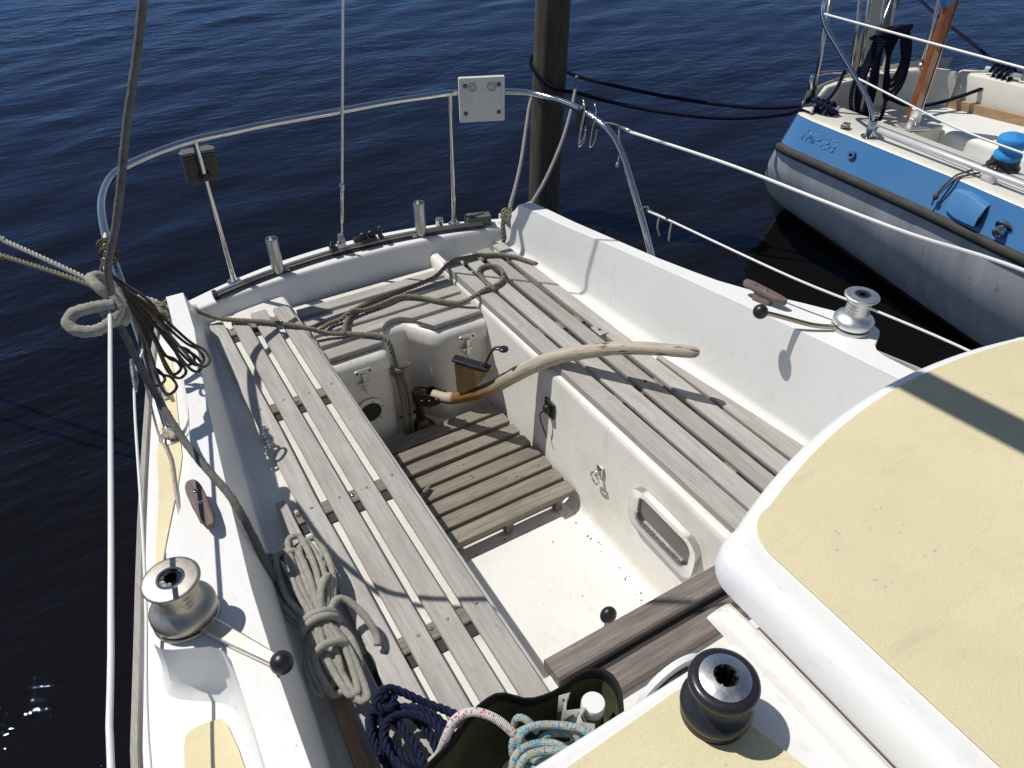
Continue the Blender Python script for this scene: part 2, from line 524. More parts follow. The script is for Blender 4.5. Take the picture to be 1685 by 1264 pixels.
# ------------------------------------------------------------ water
WZ = -0.75
def build_water():
    rng = np.random.RandomState(3)
    x = np.arange(-7, 24.01, .075); y = np.arange(-4, 24.01, .075)
    X, Y = np.meshgrid(x, y)
    Z = np.zeros_like(X)
    for i in range(34):
        lam = .26*math.exp(rng.uniform(0, 1.5))
        th = R(108) + rng.normal(0, .42)
        k = 2*math.pi/lam
        Z += (.0012*lam**.9) * np.sin(k*(X*math.cos(th)+Y*math.sin(th)) + rng.uniform(0, 6.28))
    fade = np.clip(np.minimum(np.minimum(X+7, 24-X), np.minimum(Y+4, 24-Y))/1.5, 0, 1)
    Z = Z*fade*1.35 + WZ
    nx, ny = len(x), len(y)
    v = np.stack([X.ravel(), Y.ravel(), Z.ravel()], 1)
    i = np.arange(nx-1)[None, :] + nx*np.arange(ny-1)[:, None]
    f = np.stack([i, i+1, i+nx+1, i+nx], -1).reshape(-1, 4)
    b = len(v)
    far = [(-900,-900,WZ),(900,-900,WZ),(900,900,WZ),(-900,900,WZ),(-7,-4,WZ),(24,-4,WZ),(24,24,WZ),(-7,24,WZ)]
    ff = [(0,1,5,4),(1,2,6,5),(2,3,7,6),(3,0,4,7)]
    me = bpy.data.meshes.new('water')
    me.from_pydata(v.tolist() + far, [], f.tolist() + [tuple(q+b for q in r) for r in ff])
    me.polygons.foreach_set('use_smooth', [True]*len(me.polygons))
    me.update()
    o = bpy.data.objects.new('water', me); COL.objects.link(o)
    me.materials.append(M['water'])
    tag(o, kind='structure')
build_water()

# ------------------------------------------------------------ own boat
boat = empty('sailboat', (0, -1.2, WZ))
tag(boat, 'white sailboat with open wooden slatted cockpit in the foreground', 'sailboat')
XIT = [(-.09,.675),(-.22,.685),(-.5,.706),(-.76,.742),(-1.0,.770),(-1.34,.805),(-1.65,.835),(-1.9,.848),(-2.4,.86)]
XOT = [(-.09,.735),(-.22,.742),(-.5,.762),(-1.0,.82),(-1.2,.862),(-1.35,.915),(-1.45,.962),(-1.55,1.005),(-1.62,1.025),(-1.68,1.030),(-1.705,1.018),(-1.72,.998),(-1.735,.968),(-1.75,.938),(-1.77,.920),(-1.80,.912),(-1.85,.912),(-2.4,.92)]
XOB = [(-.09,.745),(-.22,.765),(-.5,.802),(-.82,.842),(-1.0,.868),(-1.12,.903),(-1.32,.972),(-1.45,1.012),(-1.6,1.040),(-1.68,1.050),(-1.715,1.046),(-1.735,1.034),(-1.755,1.010),(-1.775,.978),(-1.795,.953),(-1.83,.938),(-1.88,.935),(-2.4,.95)]
XIB = [(-.09,.635),(-.2,.645),(-.45,.672),(-.92,.715),(-1.28,.75),(-1.73,.79),(-2.0,.81),(-2.4,.82)]
XG = [(-.04,.715),(-.2,.795),(-.53,.878),(-.94,.961),(-1.27,1.024),(-1.6,1.081),(-1.81,1.118),(-2.4,1.185),(-4.2,1.25)]
def zt(y): return ip(y, [(-.105,.004),(-.215,.132),(-2.4,.132+.0885*2.185)]) 
def zd(y): return .012 + .072*(-y)
SEATZ = -.058
ys = [-.09,-.12,-.17,-.215,-.26,-.35,-.5,-.65,-.8,-.95,-1.1,-1.2,-1.3,-1.4,-1.48,-1.55,-1.6,-1.64,-1.67,-1.685,-1.695,-1.705,-1.7125,-1.72,-1.7275,-1.735,-1.7425,-1.75,-1.7575,-1.765,-1.7725,-1.78,-1.79,-1.80,-1.815,-1.84,-1.88,-1.95,-2.1,-2.38]
for s in (-1, 1):
    side = 'left' if s < 0 else 'right'
    rings = []
    for y in ys:
        T, D = zt(y), zd(y)
        xit, xot, xob, xib = ip(y,XIT), ip(y,XOT), ip(y,XOB), ip(y,XIB)
        zk = min(.022 + .018*(-y), T-.002)
        xk = xib + .012
        rings.append([(s*xob,y,-.12),(s*xob,y,D-.004),(s*(xot+(xob-xot)*.66),y,D+max(T-D,0)*.07),(s*(xot+(xob-xot)*.36),y,D+max(T-D,0)*.22),(s*(xot+(xob-xot)*.14),y,D+max(T-D,0)*.55),(s*xot,y,T),(s*xit,y,T),(s*xk,y,zk),(s*(xib+.006),y,SEATZ+.022),(s*(xib-.002),y,SEATZ+.006),(s*(xib-.012),y,SEATZ-.003),(s*(xib-.012),y,-.12)])
    m = MB(); m.loft(rings if s < 0 else [r[::-1] for r in rings])
    m.build('coaming', 'white', boat, True, .011, 3, 24)
    # side deck sheet, toe rail, topsides
    m = MB()
    yy = [-.04,-.2,-.4,-.6,-.8,-1.0,-1.2,-1.4,-1.6,-1.8,-2.0,-2.4,-3.0,-4.2]
    rr = [[(s*ip(y,XG),y,zd(y)),(s*(ip(y,XOB)-.06),y,zd(y)),(s*(ip(y,XOB)-.06),y,zd(y)-.03),(s*ip(y,XG),y,zd(y)-.03)] for y in yy]
    m.loft(rr if s > 0 else [r[::-1] for r in rr]); m.build('side_deck', 'white', boat, False)
    m = MB()
    m.loft([[(s*(ip(y,XG)+.004),y,zd(y)-.02),(s*(ip(y,XG)+.005),y,zd(y)+.010),(s*(ip(y,XG)+.001),y,zd(y)+.013),(s*(ip(y,XG)-.008),y,zd(y)+.013),(s*(ip(y,XG)-.010),y,zd(y)-.002)] for y in yy])
    m.build('toe_rail', 'teak_grey', boat, False)
    m = MB()
    m.loft([[(s*(ip(y,XG)+.004),y+.0,zd(y)-.012),(s*(ip(y,XG)+.002),y,zd(y)-.2),(s*(ip(y,XG)*.97),y,zd(y)-.45),(s*ip(y,XG)*.90,y,WZ+.03),(s*ip(y,XG)*.78,y,WZ-.35)] for y in yy], False, False)
    m.build('topside', 'white', boat, True)
    # anti-slip strip on the side deck
    m = MB(); st = []
    for i in range(25):
        y = -.46 - i*(1.06/24)
        xo = ip(y, [(-.46,.812),(-.96,.929),(-1.09,.947),(-1.3,.99),(-1.55,1.038)])
        xi = ip(y, [(-.46,.797),(-.544,.806),(-.818,.845),(-1.0,.871),(-1.114,.906),(-1.322,.976),(-1.52,1.03)])
        st.append([(s*xo,y,zd(y)+.004),(s*min(xi,xo-.004),y,zd(y)+.004)])
    m.loft(st if s > 0 else [q[::-1] for q in st], False, False); m.build('anti_slip_strip', 'nonskid', boat, False)
    m = MB(); pl = [(-1.815,1.015,.995),(-1.822,1.03,.965),(-1.84,1.036,.958),(-1.9,1.047,.952),(-2.4,1.13,.952)]
    q = [[(s*a,y,zd(y)+.004),(s*b,y,zd(y)+.004)] for (y,a,b) in pl]
    m.loft(q if s > 0 else [r[::-1] for r in q], False, False); m.build('anti_slip_strip', 'nonskid', boat, False)
    # seat shell running over a rounded edge down into the footwell
    prof = [(.0, SEATZ, 1), (.330,SEATZ,0),(.319,-.061,0),(.311,-.069,0),(.308,-.082,0),(.300,-.485,0),(.296,-.502,0),(.286,-.514,0),(.27,-.5205,0)]
    if s < 0: prof = [(a+.012 if not e else a, z, e) for a, z, e in prof]
    m = MB(); rg = []
    for y in (-.10,-.3,-.6,-.9,-1.2,-1.5,-1.75,-1.975):
        row = [(s*(ip(y,XIB)+.03 if e else a), y, z) for a, z, e in prof]
        if s > 0:
            xe = ip(y, [(-.2,.596),(-1.75,.644)])
            row = row[:1] + [(xe, y, SEATZ), (xe-.006, y, -.10), (.352, y, -.10), (.345, y, SEATZ)] + row[1:]
        rg.append(row)
    m.loft(rg if s < 0 else [r[::-1] for r in rg], False, False)
    m.build('seat_shell', 'white_dirty', boat, True, sharp=50)

# footwell floor, forward wall, bridge deck, bulkhead
m = MB(); m.box((-.30,-1.99,-.56),(.285,-.50,-.521)); m.build('footwell_floor', 'white_dirty', boat, False)
m = MB(); m.box((-.205,-1.90,-.52),(.215,-1.285,-.500)); m.build('floor_panel', 'floor_white', boat, True, .006, 2)
m = MB(); m.box((-.33,-2.02,-.53),(.32,-1.972,-.0615)); m.build('footwell_front', 'white_dirty', boat, False)
m = MB(); m.box((-.86,-2.42,-.12),(.86,-1.973,-.0595)); m.build('bridge_deck', 'white_dirty', boat, False)
m = MB(); m.box((-.84,-2.47,-.10),(.84,-2.416,.63)); m.build('bulkhead', 'white', boat, False)

# transom: curved beam between the quarters
def yin(x): return -.05 - .17*x*x
def yout(x): return .092 - .31*x*x
xs = [-.70+i*.05 for i in range(29)]
m = MB()
m.loft([[(x,yin(x)-.055,-.125),(x,yin(x)-.045,-.108),(x,yin(x)-.012,-.022),(x,yin(x),0),(x,max(yout(x),yin(x)+.03),0),(x,max(yout(x),yin(x)+.03)-.01,-.12),(x,yout(x)-.09,-.5),(x,yout(x)-.16,WZ-.2),(x,yin(x)-.2,WZ-.2)] for x in xs])
m.build('transom', 'white', boat, True, .008, 2, 35)

# mainsheet track with car on the transom
def ytr(x): return .008 - .27*x*x
m = MB()
xt = [-.578+i*.0385 for i in range(31)]
m.loft([[(x,ytr(x)-.013,.002),(x,ytr(x)-.013,.017),(x,ytr(x)-.005,.017),(x,ytr(x)-.005,.024),(x,ytr(x)+.005,.024),(x,ytr(x)+.005,.017),(x,ytr(x)+.013,.017),(x,ytr(x)+.013,.002)] for x in xt])
trk = m.build('mainsheet_track', 'tube_steel', boat, False)
m = MB()
m.box((-.578,ytr(.578)-.016,.0022),(-.562,ytr(.578)+.018,.027)); m.build('end_stop', 'black_plastic', trk, True, .003)
m = MB()
m.loft([[(x,ytr(x)-.026,.004),(x,ytr(x)-.026,.0065),(x,ytr(x)-.0135,.0065),(x,ytr(x)-.0135,.004)] for x in xt]); m.build('track_slide', 'black_alu', trk, False)
car = MB(); car.box((.05,-.018,.026),(.115,.026,.044)); car.sphere((.06,.004,.050),.016); car.sphere((.095,.004,.052),.015); car.box((.02,-.006,.030),(.06,.016,.05)); car.build('track_car', 'black_plastic', trk, True, .003)
car = MB(); car.box((.128,-.012,.024),(.148,.016,.035)); car.lathe([(.008,.03),(.007,.06),(.012,.066),(.012,.074),(.004,.076)],(.138,.002,0),10); car.build('track_stop', 'black_plastic', trk, True, .003)
car = MB(); car.box((-.085,-.02,.024),(-.055,.018,.038)); car.lathe([(.007,.03),(.006,.05),(.010,.056),(.008,.062)],(-.075,.0,0),10); car.build('track_stop', 'black_plastic', trk, True, .003)
# rod holders, vent, corner chock
for s in (-1, 1):
    x = .311*s; y = -.033+.012
    rh = MB(); rh.lathe([(.0215,.012),(.0235,.004),(.0235,.150),(.0220,.152),(.0205,.150),(.0205,.01)],(x,y,0),20)
    rh = rh.build('rod_holder', 'tube_steel', boat, True, sharp=50)
    q = MB(); q.box((x-.042,y-.012,.0015),(x+.042,y+.03,.007)); q.lathe([(.004,.007),(.004,.010)],(x-.034,y+.012,0),8); q.lathe([(.004,.007),(.004,.010)],(x+.034,y+.012,0),8)
    q.build('foot_plate', 'white_plastic', rh, False)
m = MB(); m.lathe([(.019,.0),(.021,.006),(.017,.010),(.0165,.040),(.019,.044),(.017,.049),(.002,.052)],(.405,-.012,0),18); m.build('fuel_cap', 'stainless_dull', boat, True, sharp=40)
m = MB(); m.prism([(.515,-.068),(.615,-.098),(.628,-.052),(.535,-.018),(.512,-.036)],.002,.046); m.box((.535,-.062,.046),(.60,-.05,.052)); m.build('corner_chock', 'grey_plastic', boat, True, .005)

# pushpit
RAIL = [(0,.018,.562),(.12,.021,.562),(.25,.021,.562),(.38,.014,.56),(.49,.003,.56),(.6,-.037,.56),(.70,-.095,.56),(.765,-.155,.56),(.803,-.235,.559),(.832,-.34,.556),(.848,-.45,.545),(.857,-.56,.517),(.860,-.64,.457),(.862,-.715,.36),(.868,-.795,.24),(.880,-.895,.06)]
LEGL = [(.0,0,0)]
pp = empty('pushpit', (0,0,0), boat)
half = spline(RAIL, 8)
full = [Vector((-p.x,p.y,p.z)) for p in half[::-1]] + half[1:]
m = MB(); m.tube(full, .0125, 14, True, False); m.build('rail', 'stainless', pp)
for s in (-1, 1):
    m = MB(); m.tube([(s*.48,-.002,0),(s*.485,0,.3),(s*.489,.003,.556)], .0115, 12, True, False); m.lathe([(.026,.001),(.026,.005),(.014,.008),(.013,.02)],(s*.48,-.002,0),16); m.build('post', 'stainless', pp, True, sharp=45)
    m = MB(); m.lathe([(.031,.0),(.031,.005),(.016,.008),(.0145,.035)],(s*.880,-.892,zd(-.892)+.004),18); m.build('foot', 'stainless_dull', pp, True, sharp=40)
# stern lamp on the left post
m = MB(); m.prism([(-.538,.014),(-.432,.014),(-.424,.036),(-.442,.060),(-.528,.060),(-.546,.036)],.400,.505); lm = m.build('stern_lamp', 'lamp_grey', boat, True, .008)
m = MB(); m.prism([(-.540,.012),(-.430,.012),(-.422,.036),(-.440,.062),(-.530,.062),(-.548,.036)],.505,.516); m.build('lamp_cap', 'grey_plastic', lm, True, .004)
m = MB(); m.prism([(-.530,.013),(-.440,.013),(-.440,.010),(-.530,.010)],.415,.492); m.build('lamp_back', 'black_plastic', lm, True, .001)
m = MB(); m.box((-.500,-.014,.418),(-.470,.016,.432)); m.lathe([(.018,.43),(.018,.442)],(-.484,.004,0),14); m.build('bracket', 'black_plastic', lm, False)
# board clamped to the rail
BM = Matrix.Translation((.583,-.090,.546)) @ Matrix.Rotation(R(-21),4,'Z')
def onb(m): m.v = [tuple(BM @ Vector(v)) for v in m.v]; return m
m = MB(); m.box((-.090,-.002,-.086),(.090,.020,.086)); bd = onb(m).build('mounting_board', 'board_white', boat, True, .004)
for (x, z) in ((-.066,.056),(.066,.056),(-.066,-.05),(.066,-.05)):
    m = MB(); m.lathe([(.0085,0),(.0085,.002),(.0055,.0045),(.001,.005)],(x,-.0025,z),12,Matrix.Rotation(R(90),4,'X')); onb(m).build('bolt', 'bronze_dark', bd)
for x in (-.038,.038):
    m = MB(); m.lathe([(.017,0),(.017,.0012),(.0155,.0012),(.0150,.0006)],(x,-.0025,.050),18,Matrix.Rotation(R(90),4,'X'),False); m.lathe([(.009,0),(.009,.0012),(.0078,.0012),(.0074,.0006)],(x,-.0025,.050),14,Matrix.Rotation(R(90),4,'X'),False); onb(m).build('clamp_mark', 'grey_plastic', bd)

# backstay
bs = empty('backstay', (0,0,0), boat)
P0 = Vector((-.034,.002,.03)); PD = Vector((.128,.0,.878)).normalized()
m = MB(); m.tube([P0+PD*t for t in (.27,3.4)], .0052, 8, True, False); m.build('sleeve', 'wire_cover', bs)
m = MB(); m.tube([P0+PD*t for t in (.035,.10,.105,.235,.24,.275)], [.0042,.004,.0075,.0075,.004,.0036], 10, True, False)
m.tube([P0+PD*t for t in (.235,.245,.262,.27)], [.004,.010,.010,.004], 10, True, False); m.build('turnbuckle', 'stainless_dull', bs, True, sharp=40)
m = MB(); m.prism([(-.020,-.002),(.020,-.002),(.010,.058),(-.010,.058)],-.003,.003,Matrix.Translation((-.034,.002,.03)) @ Matrix.Rotation(R(90),4,'X')); m.tube([(-.052,.002,.05),(-.016,.002,.05)],.006,8); m.tube(spline([(-.044,.0,.045),(-.034,-.014,.055),(-.026,-.002,.075),(-.034,.012,.083),(-.042,.0,.075),(-.044,.0,.045)],6),.0028,6); m.build('toggle', 'stainless_dull', bs, True, sharp=40)

# lifelines
def wire(pts, r, name, mt, par, n=8):
    m = MB(); m.tube(resample(pts, .06), r, n); return m.build(name, mt, par)
ll = [[(-.843,-.455,.54),(-.878,-.66,.535),(-.902,-.868,.52),(-.94,-1.129,.52),(-.972,-1.342,.52),(-.998,-1.518,.521),(-1.02,-1.667,.522),(-1.039,-1.794,.524),(-1.055,-1.904,.526),(-1.077,-2.055,.53),(-1.10,-2.4,.54),(-1.12,-2.9,.55)],
      [(.864,-.665,.552),(.971,-1.05,.548),(1.021,-1.385,.548),(1.066,-1.666,.549),(1.144,-1.942,.55),(1.20,-2.5,.55)]]
wire(ll[0], .0050, 'upper_lifeline', 'wire_cover', boat); wire(ll[1], .0054, 'upper_lifeline', 'wire_cover', boat)
wire([(-.866,-.775,.31),(-.905,-.86,.30),(-.935,-1.028,.30),(-.984,-1.387,.30),(-1.02,-1.629,.30),(-1.072,-1.944,.30),(-1.1,-2.4,.3)], .0034, 'lower_lifeline', 'wire_cover', boat)
wire([(.812,-.87,.345),(.822,-.964,.35),(.896,-1.443,.35),(.967,-1.718,.35),(1.017,-1.967,.35),(1.06,-2.4,.35)], .0038, 'lower_lifeline', 'wire_cover', boat)
def sling(pts, name):
    m = MB(); m.tube(resample(pts, .008), .0032, 6); return m.build(name, 'stainless_dull', boat)
sling([(.852,-.50,.535),(.862,-.54,.545),(.866,-.60,.552),(.864,-.665,.552)], 'pelican_hook')
m = MB(); m.tube([(.862,-.595,.551),(.866,-.64,.552),(.868,-.675,.552)], [.005,.008,.006], 8); m.build('wire_terminal', 'stainless_dull', boat)
sling([(.866,-.775,.30),(.845,-.81,.33),(.83,-.845,.345),(.812,-.87,.345)], 'shackle')
m = MB(); m.tube([(.815,-.86,.345),(.822,-.964,.35)], [.006,.0045], 8); m.build('wire_terminal', 'stainless_dull', boat)
m = MB(); m.tube([(-.904,-.80,.305),(-.905,-.83,.302),(-.912,-.90,.30),(-.918,-.94,.30)], [.004,.0085,.0085,.004], 8); m.build('turnbuckle', 'stainless_dull', boat, True, sharp=40)
m = MB(); m.tube(resample([(.866,-.60,.55),(.858,-.612,.52),(.862,-.622,.48),(.855,-.628,.45),(.850,-.63,.425)],.01), .0035, 6); m.tube([(.850,-.63,.43),(.846,-.632,.412)],.007,6); m.build('lashing', 'rope_grey', boat)
m = MB(); m.tube(resample([(.820,-.92,.35),(.812,-.925,.31),(.822,-.93,.275)],.01), .0035, 6); m.build('lashing', 'rope_grey', boat)
m = MB(); m.tube(resample([(.823,-.98,.352),(.816,-.985,.32),(.812,-.99,.285)],.01), .0035, 6); m.build('lashing', 'rope_grey', boat)
# wire holder loops clamped to the right quarter of the rail
m = MB(); m.lathe([(.020,-.014),(.022,-.008),(.022,.008),(.020,.014)],(.842,-.405,.552),12,Matrix.Rotation(R(90),4,'X')); m.box((.826,-.425,.50),(.846,-.385,.55)); clp = m.build('rail_clamp', 'black_plastic', boat, True, .003)
for i, (dx, dy) in enumerate(((0,0),(.012,-.055),(-.02,-.03))):
    m = MB(); m.tube(resample([(.842+dx,-.40+dy,.575),(.834+dx,-.41+dy,.598),(.830+dx,-.43+dy,.575),(.822+dx,-.425+dy,.50),(.824+dx,-.415+dy,.44),(.838+dx,-.40+dy,.425),(.85+dx,-.41+dy,.45),(.848+dx,-.42+dy,.50)],.012), .0026, 6); m.build('wire_loop', 'stainless_dull', clp)

# aft locker under the stern bench with the rudder recess
YF = [(-.34,-.565),(-.105,-.565),(-.094,-.54),(-.082,-.50),(-.066,-.468),(-.045,-.449),(-.02,-.439),(.005,-.439),(.028,-.455),(.05,-.488),(.075,-.528),(.10,-.556),(.13,-.565),(.34,-.565)]
YW = [(-.34,-.60),(-.106,-.60),(-.092,-.575),(-.082,-.53),(-.062,-.495),(-.03,-.475),(.05,-.475),(.08,-.49),(.11,-.53),(.135,-.575),(.155,-.60),(.34,-.60)]
rc_ = [(-.325,-.565),(-.26,-.565),(-.19,-.565),(-.14,-.565),(-.116,-.561),(-.103,-.545),(-.094,-.52),(-.083,-.49),(-.066,-.465),(-.045,-.450),(-.02,-.442),(.005,-.441),(.028,-.452),(.05,-.478),(.075,-.515),(.098,-.545),(.125,-.562),(.16,-.565),(.23,-.565),(.305,-.565)]
rim_ = [Vector((p.x,p.y,0)) for p in spline([(x,y,0) for x, y in rc_], 5)]
m = MB(); q = []; q2 = []
for i_, p in enumerate(rim_):
    tg = (rim_[min(i_+1,len(rim_)-1)]-rim_[max(i_-1,0)]).normalized()
    nn = Vector((tg.y,-tg.x,0))
    k_ = .012+.023*max(0,-nn.y)
    P_ = lambda o_, z_: (p.x+nn.x*o_*k_/.035, p.y+nn.y*o_*k_/.035, z_)
    q.append([(p.x,-.13,-.104),P_(-.012,-.104),P_(.002,-.106),P_(.016,-.113),P_(.027,-.127),P_(.033,-.148),P_(.0375,-.168),P_(.036,-.171),P_(.014,-.171)])
    q2.append([P_(.018,-.166),P_(.018,-.1735),P_(.028,-.176),P_(.031,-.30),P_(.034,-.525)])
m.loft(q[::-1], False, False); lid = m.build('locker_lid', 'cream_shell', boat, True, sharp=45)
m = MB(); m.loft(q2[::-1], False, False); lk = m.build('aft_locker', 'cream_shell', boat, True, sharp=50)
for x in (-.212,.214):
    z = -.145
    m = MB()
    m.prism([(x+a*.024+(.0125*math.cos(R(t))),z+.0125*math.sin(R(t))) for a, t0 in ((1,-90),(-1,90)) for t in [t0+30*k for k in range(7)]],0,.005,Matrix.Translation((0,-.594,0)) @ Matrix.Rotation(R(90),4,'X') if False else Matrix(((1,0,0,0),(0,0,-1,-.6005),(0,1,0,0),(0,0,0,1))))
    lt = m.build('latch', 'alu_bright', lid, True, .0015)
    m = MB(); m.box((x-.010,-.615,-.166),(x+.010,-.603,-.150)); m.box((x-.007,-.612,-.225),(x+.007,-.601,-.166)); m.box((x-.022,-.606,-.205),(x+.022,-.600,-.192)); m.box((x-.011,-.616,-.20),(x+.011,-.608,-.185)); m.tube([(x-.004,-.611,-.226),(x+.004,-.611,-.240)],.005,8); m.build('latch_hook', 'cap_steel', lk, True, .002)
    for a in (-1, 1):
        m = MB(); m.lathe([(.0045,0),(.0045,.0014),(.001,.0018)],(x+a*.024,-.606,z),10,Matrix.Rotation(R(90),4,'X')); m.build('screw', 'black_plastic', lid)
m = MB(); m.lathe([(.062,.0),(.062,.004),(.058,.007),(.045,.007),(.044,.003)],(-.208,-.602,-.338),28,Matrix.Rotation(R(90),4,'X'),False); rv = m.build('hose_flange', 'cream_shell', lk, True, sharp=50)
m = MB(); m.lathe([(.0445,.0045),(.042,.0055),(.034,.002),(.030,.004),(.022,.000),(.002,.001)],(-.208,-.602,-.338),24,Matrix.Rotation(R(90),4,'X')); m.build('hose_mouth', 'rubber_and_shade', rv, True, sharp=40)
for k in range(6):
    a = 2*math.pi*k/6+.3
    m = MB(); m.lathe([(.0035,.006),(.0035,.0085),(.001,.009)],(-.208+.052*math.cos(a),-.602,-.338+.052*math.sin(a)),8,Matrix.Rotation(R(90),4,'X')); m.build('screw', 'bronze_dark', lk)

# rudder stock boot
m = MB(); m.lathe([(.018,-.52),(.018,-.36)],(-.005,-.60,0),16); m.lathe([(.056,-.52),(.056,-.505),(.045,-.50),(.034,-.492),(.028,-.47),(.018,-.462)],(-.005,-.605,0),20); m.build('rudder_stock', 'bronze_dark', boat, True, sharp=40)

# window, outlet and ring on the footwell side
def rrect(cy, cz, hy, hz, r, n=6):
    return [(cy+sy*(hy-r)+r*math.cos(R(a0+90*k/n)), cz+sz*(hz-r)+r*math.sin(R(a0+90*k/n))) for (sy,sz,a0) in ((1,1,0),(-1,1,90),(-1,-1,180),(1,-1,270)) for k in range(n+1)]
def wallring(m, a, b, x0, x1):
    n = len(a)
    m.loft([[(x0,p[0],p[1]) for p in a],[(x1-.003,p[0],p[1]) for p in a],[(x1,p[0]+(q[0]-p[0])*.25,p[1]+(q[1]-p[1])*.25) for p,q in zip(a,b)],[(x1,p[0]+(q[0]-p[0])*.75,p[1]+(q[1]-p[1])*.75) for p,q in zip(a,b)],[(x1+.005,q[0],q[1]) for q in b],[(x0,q[0],q[1]) for q in b]],True,False)
wa = rrect(-1.678,-.232,.150,.083,.055); wb = rrect(-1.678,-.230,.118,.050,.032)
SH = .13   # the frame's ends lean with the wall
m = MB(); wallring(m, wa, wb, .305, .287); wf = m.build('window_frame', 'frame_metal', boat, True, sharp=60)
m = MB(); m.add([(.3015,p[0],p[1]) for p in wb], [tuple(range(len(wb)))[::-1]]); m.build('window_pane', 'dark_window', wf, False)
m = MB(); m.prism([(-1.080,-.245),(-1.022,-.245),(-1.022,-.178),(-1.080,-.178)],.297,.306,Matrix(((0,0,1,0),(1,0,0,0),(0,1,0,0),(0,0,0,1)))); m.lathe([(.018,0),(.018,.012),(.013,.018),(.002,.018)],(.297,-1.050,-.210),14,Matrix.Rotation(R(-90),4,'Y')); so = m.build('socket_outlet', 'black_plastic', boat, True, .002)
m = MB(); m.tube(resample([(.285,-1.045,-.215),(.272,-1.035,-.24),(.280,-1.040,-.29),(.285,-1.058,-.325),(.283,-1.066,-.333)],.008),.0028,6); m.build('tether', 'black_plastic', so)
m = MB(); m.box((.294,-1.376,-.272),(.304,-1.346,-.232)); m.box((.276,-1.366,-.262),(.296,-1.356,-.246)); pe = m.build('pad_eye', 'stainless', boat, True, .003)
m = MB(); m.tube([(.280-.012*math.sin(a)*.4,-1.361+.021*math.cos(a),-.278+.026*math.sin(a)) for a in [2*math.pi*k/20 for k in range(21)]],.0032,7); m.build('ring', 'stainless', pe)
m = MB(); m.tube([(-.02,-1.80,-.50),(-.028,-1.835,-.30),(-.033,-1.842,-.215)],.007,8); lv = m.build('throttle_lever', 'stainless_dull', boat)
m = MB(); m.sphere((-.035,-1.844,-.20),.024,14,10,(1,.85,1.1)); m.build('knob', 'black_plastic', lv)

# cabin trunk, hatch
CZ = .737
m = MB()
m.loft([[(-.84,y,.08),(-.815,y,.45),(-.78,y,CZ-.045),(-.755,y,CZ-.015),(-.72,y,CZ),(.72,y,CZ),(.755,y,CZ-.015),(.78,y,CZ-.045),(.815,y,.45),(.84,y,.08)] for y in (-2.412,-2.6,-3.0,-4.2)])
cab = m.build('cabin_trunk', 'white', boat, True, .012, 3, 50)
m = MB(); m.prism([(-.71,-2.437),(-.480,-2.428),(-.462,-2.432),(-.452,-2.443),(-.412,-2.60),(-.405,-3.6),(-.71,-3.6)],CZ+.0005,CZ+.004); m.build('anti_slip_panel', 'nonskid', cab, True, .001, 1)
for s in (-1, 1):
    m = MB()
    yy = [-2.372,-2.385,-2.41,-2.5,-4.0]
    pr = [(-.040,0),(-.034,.010),(-.022,.020),(-.010,.022),(.000,.018),(.008,.004),(.010,0)]
    m.loft([[(s*(.352+(-dx if s>0 else -dx)*1.0) if False else s*(.352-dx*.8),y,CZ-.004+dz*(.8 if y<-2.40 else (.65 if y<-2.38 else .25))) for dx,dz in pr] for y in yy], True, True)
    m.build('hatch_rail', 'white_dirty', cab, True, sharp=60)
HZ = .80
def hatch_outline(ins=0.0, r=.07):
    L, Rr = -.352+ins*1.35, .47-ins
    aft = lambda x: -2.214 - .46*(x-.16)**2 - ins*.75
    pts = []
    n = 8
    cx = L + r; cy = aft(L+r)-r
    for k in range(n+1):
        a = R(180-90*k/n); pts.append((cx+r*math.cos(a), cy+r*math.sin(a)))
    x = L+r
    while x < Rr-r-.001:
        x += .04
        pts.append((min(x,Rr-r), aft(min(x,Rr-r))))
    cx = Rr-r; cy = aft(Rr-r)-r
    for k in range(n+1):
        a = R(90-90*k/n); pts.append((cx+r*math.cos(a), cy+r*math.sin(a)))
    pts += [(Rr,-3.2),(L,-3.2)]
    return pts[::-1]
def hatch_ring(ins, z):
    L, Rr, r = -.350+ins, .47-ins, max(.055-ins*.5, .02)
    aft = lambda x: -2.216 - .46*(x-.16)**2 - ins
    pts = []
    for k in range(9):
        a_ = R(180-90*k/8); pts.append((L+r+r*math.cos(a_), aft(L+r)-r+r*math.sin(a_), z))
    for k in range(1, 24):
        x = L+r+(Rr-L-2*r)*k/24; pts.append((x, aft(x), z))
    for k in range(9):
        a_ = R(90-90*k/8); pts.append((Rr-r+r*math.cos(a_), aft(Rr-r)-r+r*math.sin(a_), z))
    return (pts + [(Rr,-3.2,z),(L,-3.2,z)])[::-1]
m = MB(); m.loft([hatch_ring(i_, z_) for i_, z_ in ((.001,HZ-.050),(.0,HZ-.044),(.002,HZ-.026),(.005,HZ-.017),(.010,HZ-.009),(.018,HZ-.003),(.027,HZ-.0006),(.036,HZ))])
ht = m.build('sliding_hatch', 'white', boat, True, sharp=25)
m = MB(); m.prism([(x,y) for x,y in hatch_outline(.040,.055)], HZ+.0003, HZ+.0035); m.build('anti_slip_panel', 'nonskid', ht, True, .001, 1)

# boom overhead (out of the picture, its shadow crosses the hatch)
bo = empty('boom', (0,0,0), boat)
m = MB(); m.tube([(-.40,-1.2,2.05),(.005,-4.2,2.06)], .037, 16, True, False); m.build('spar', 'alu_bright', bo, True, sharp=40)
m = MB(); m.tube([(.01,-4.28,CZ-.01),(.01,-4.28,7.5)], .055, 16, True, False); m.build('mast', 'alu_bright', boat, True, sharp=40)
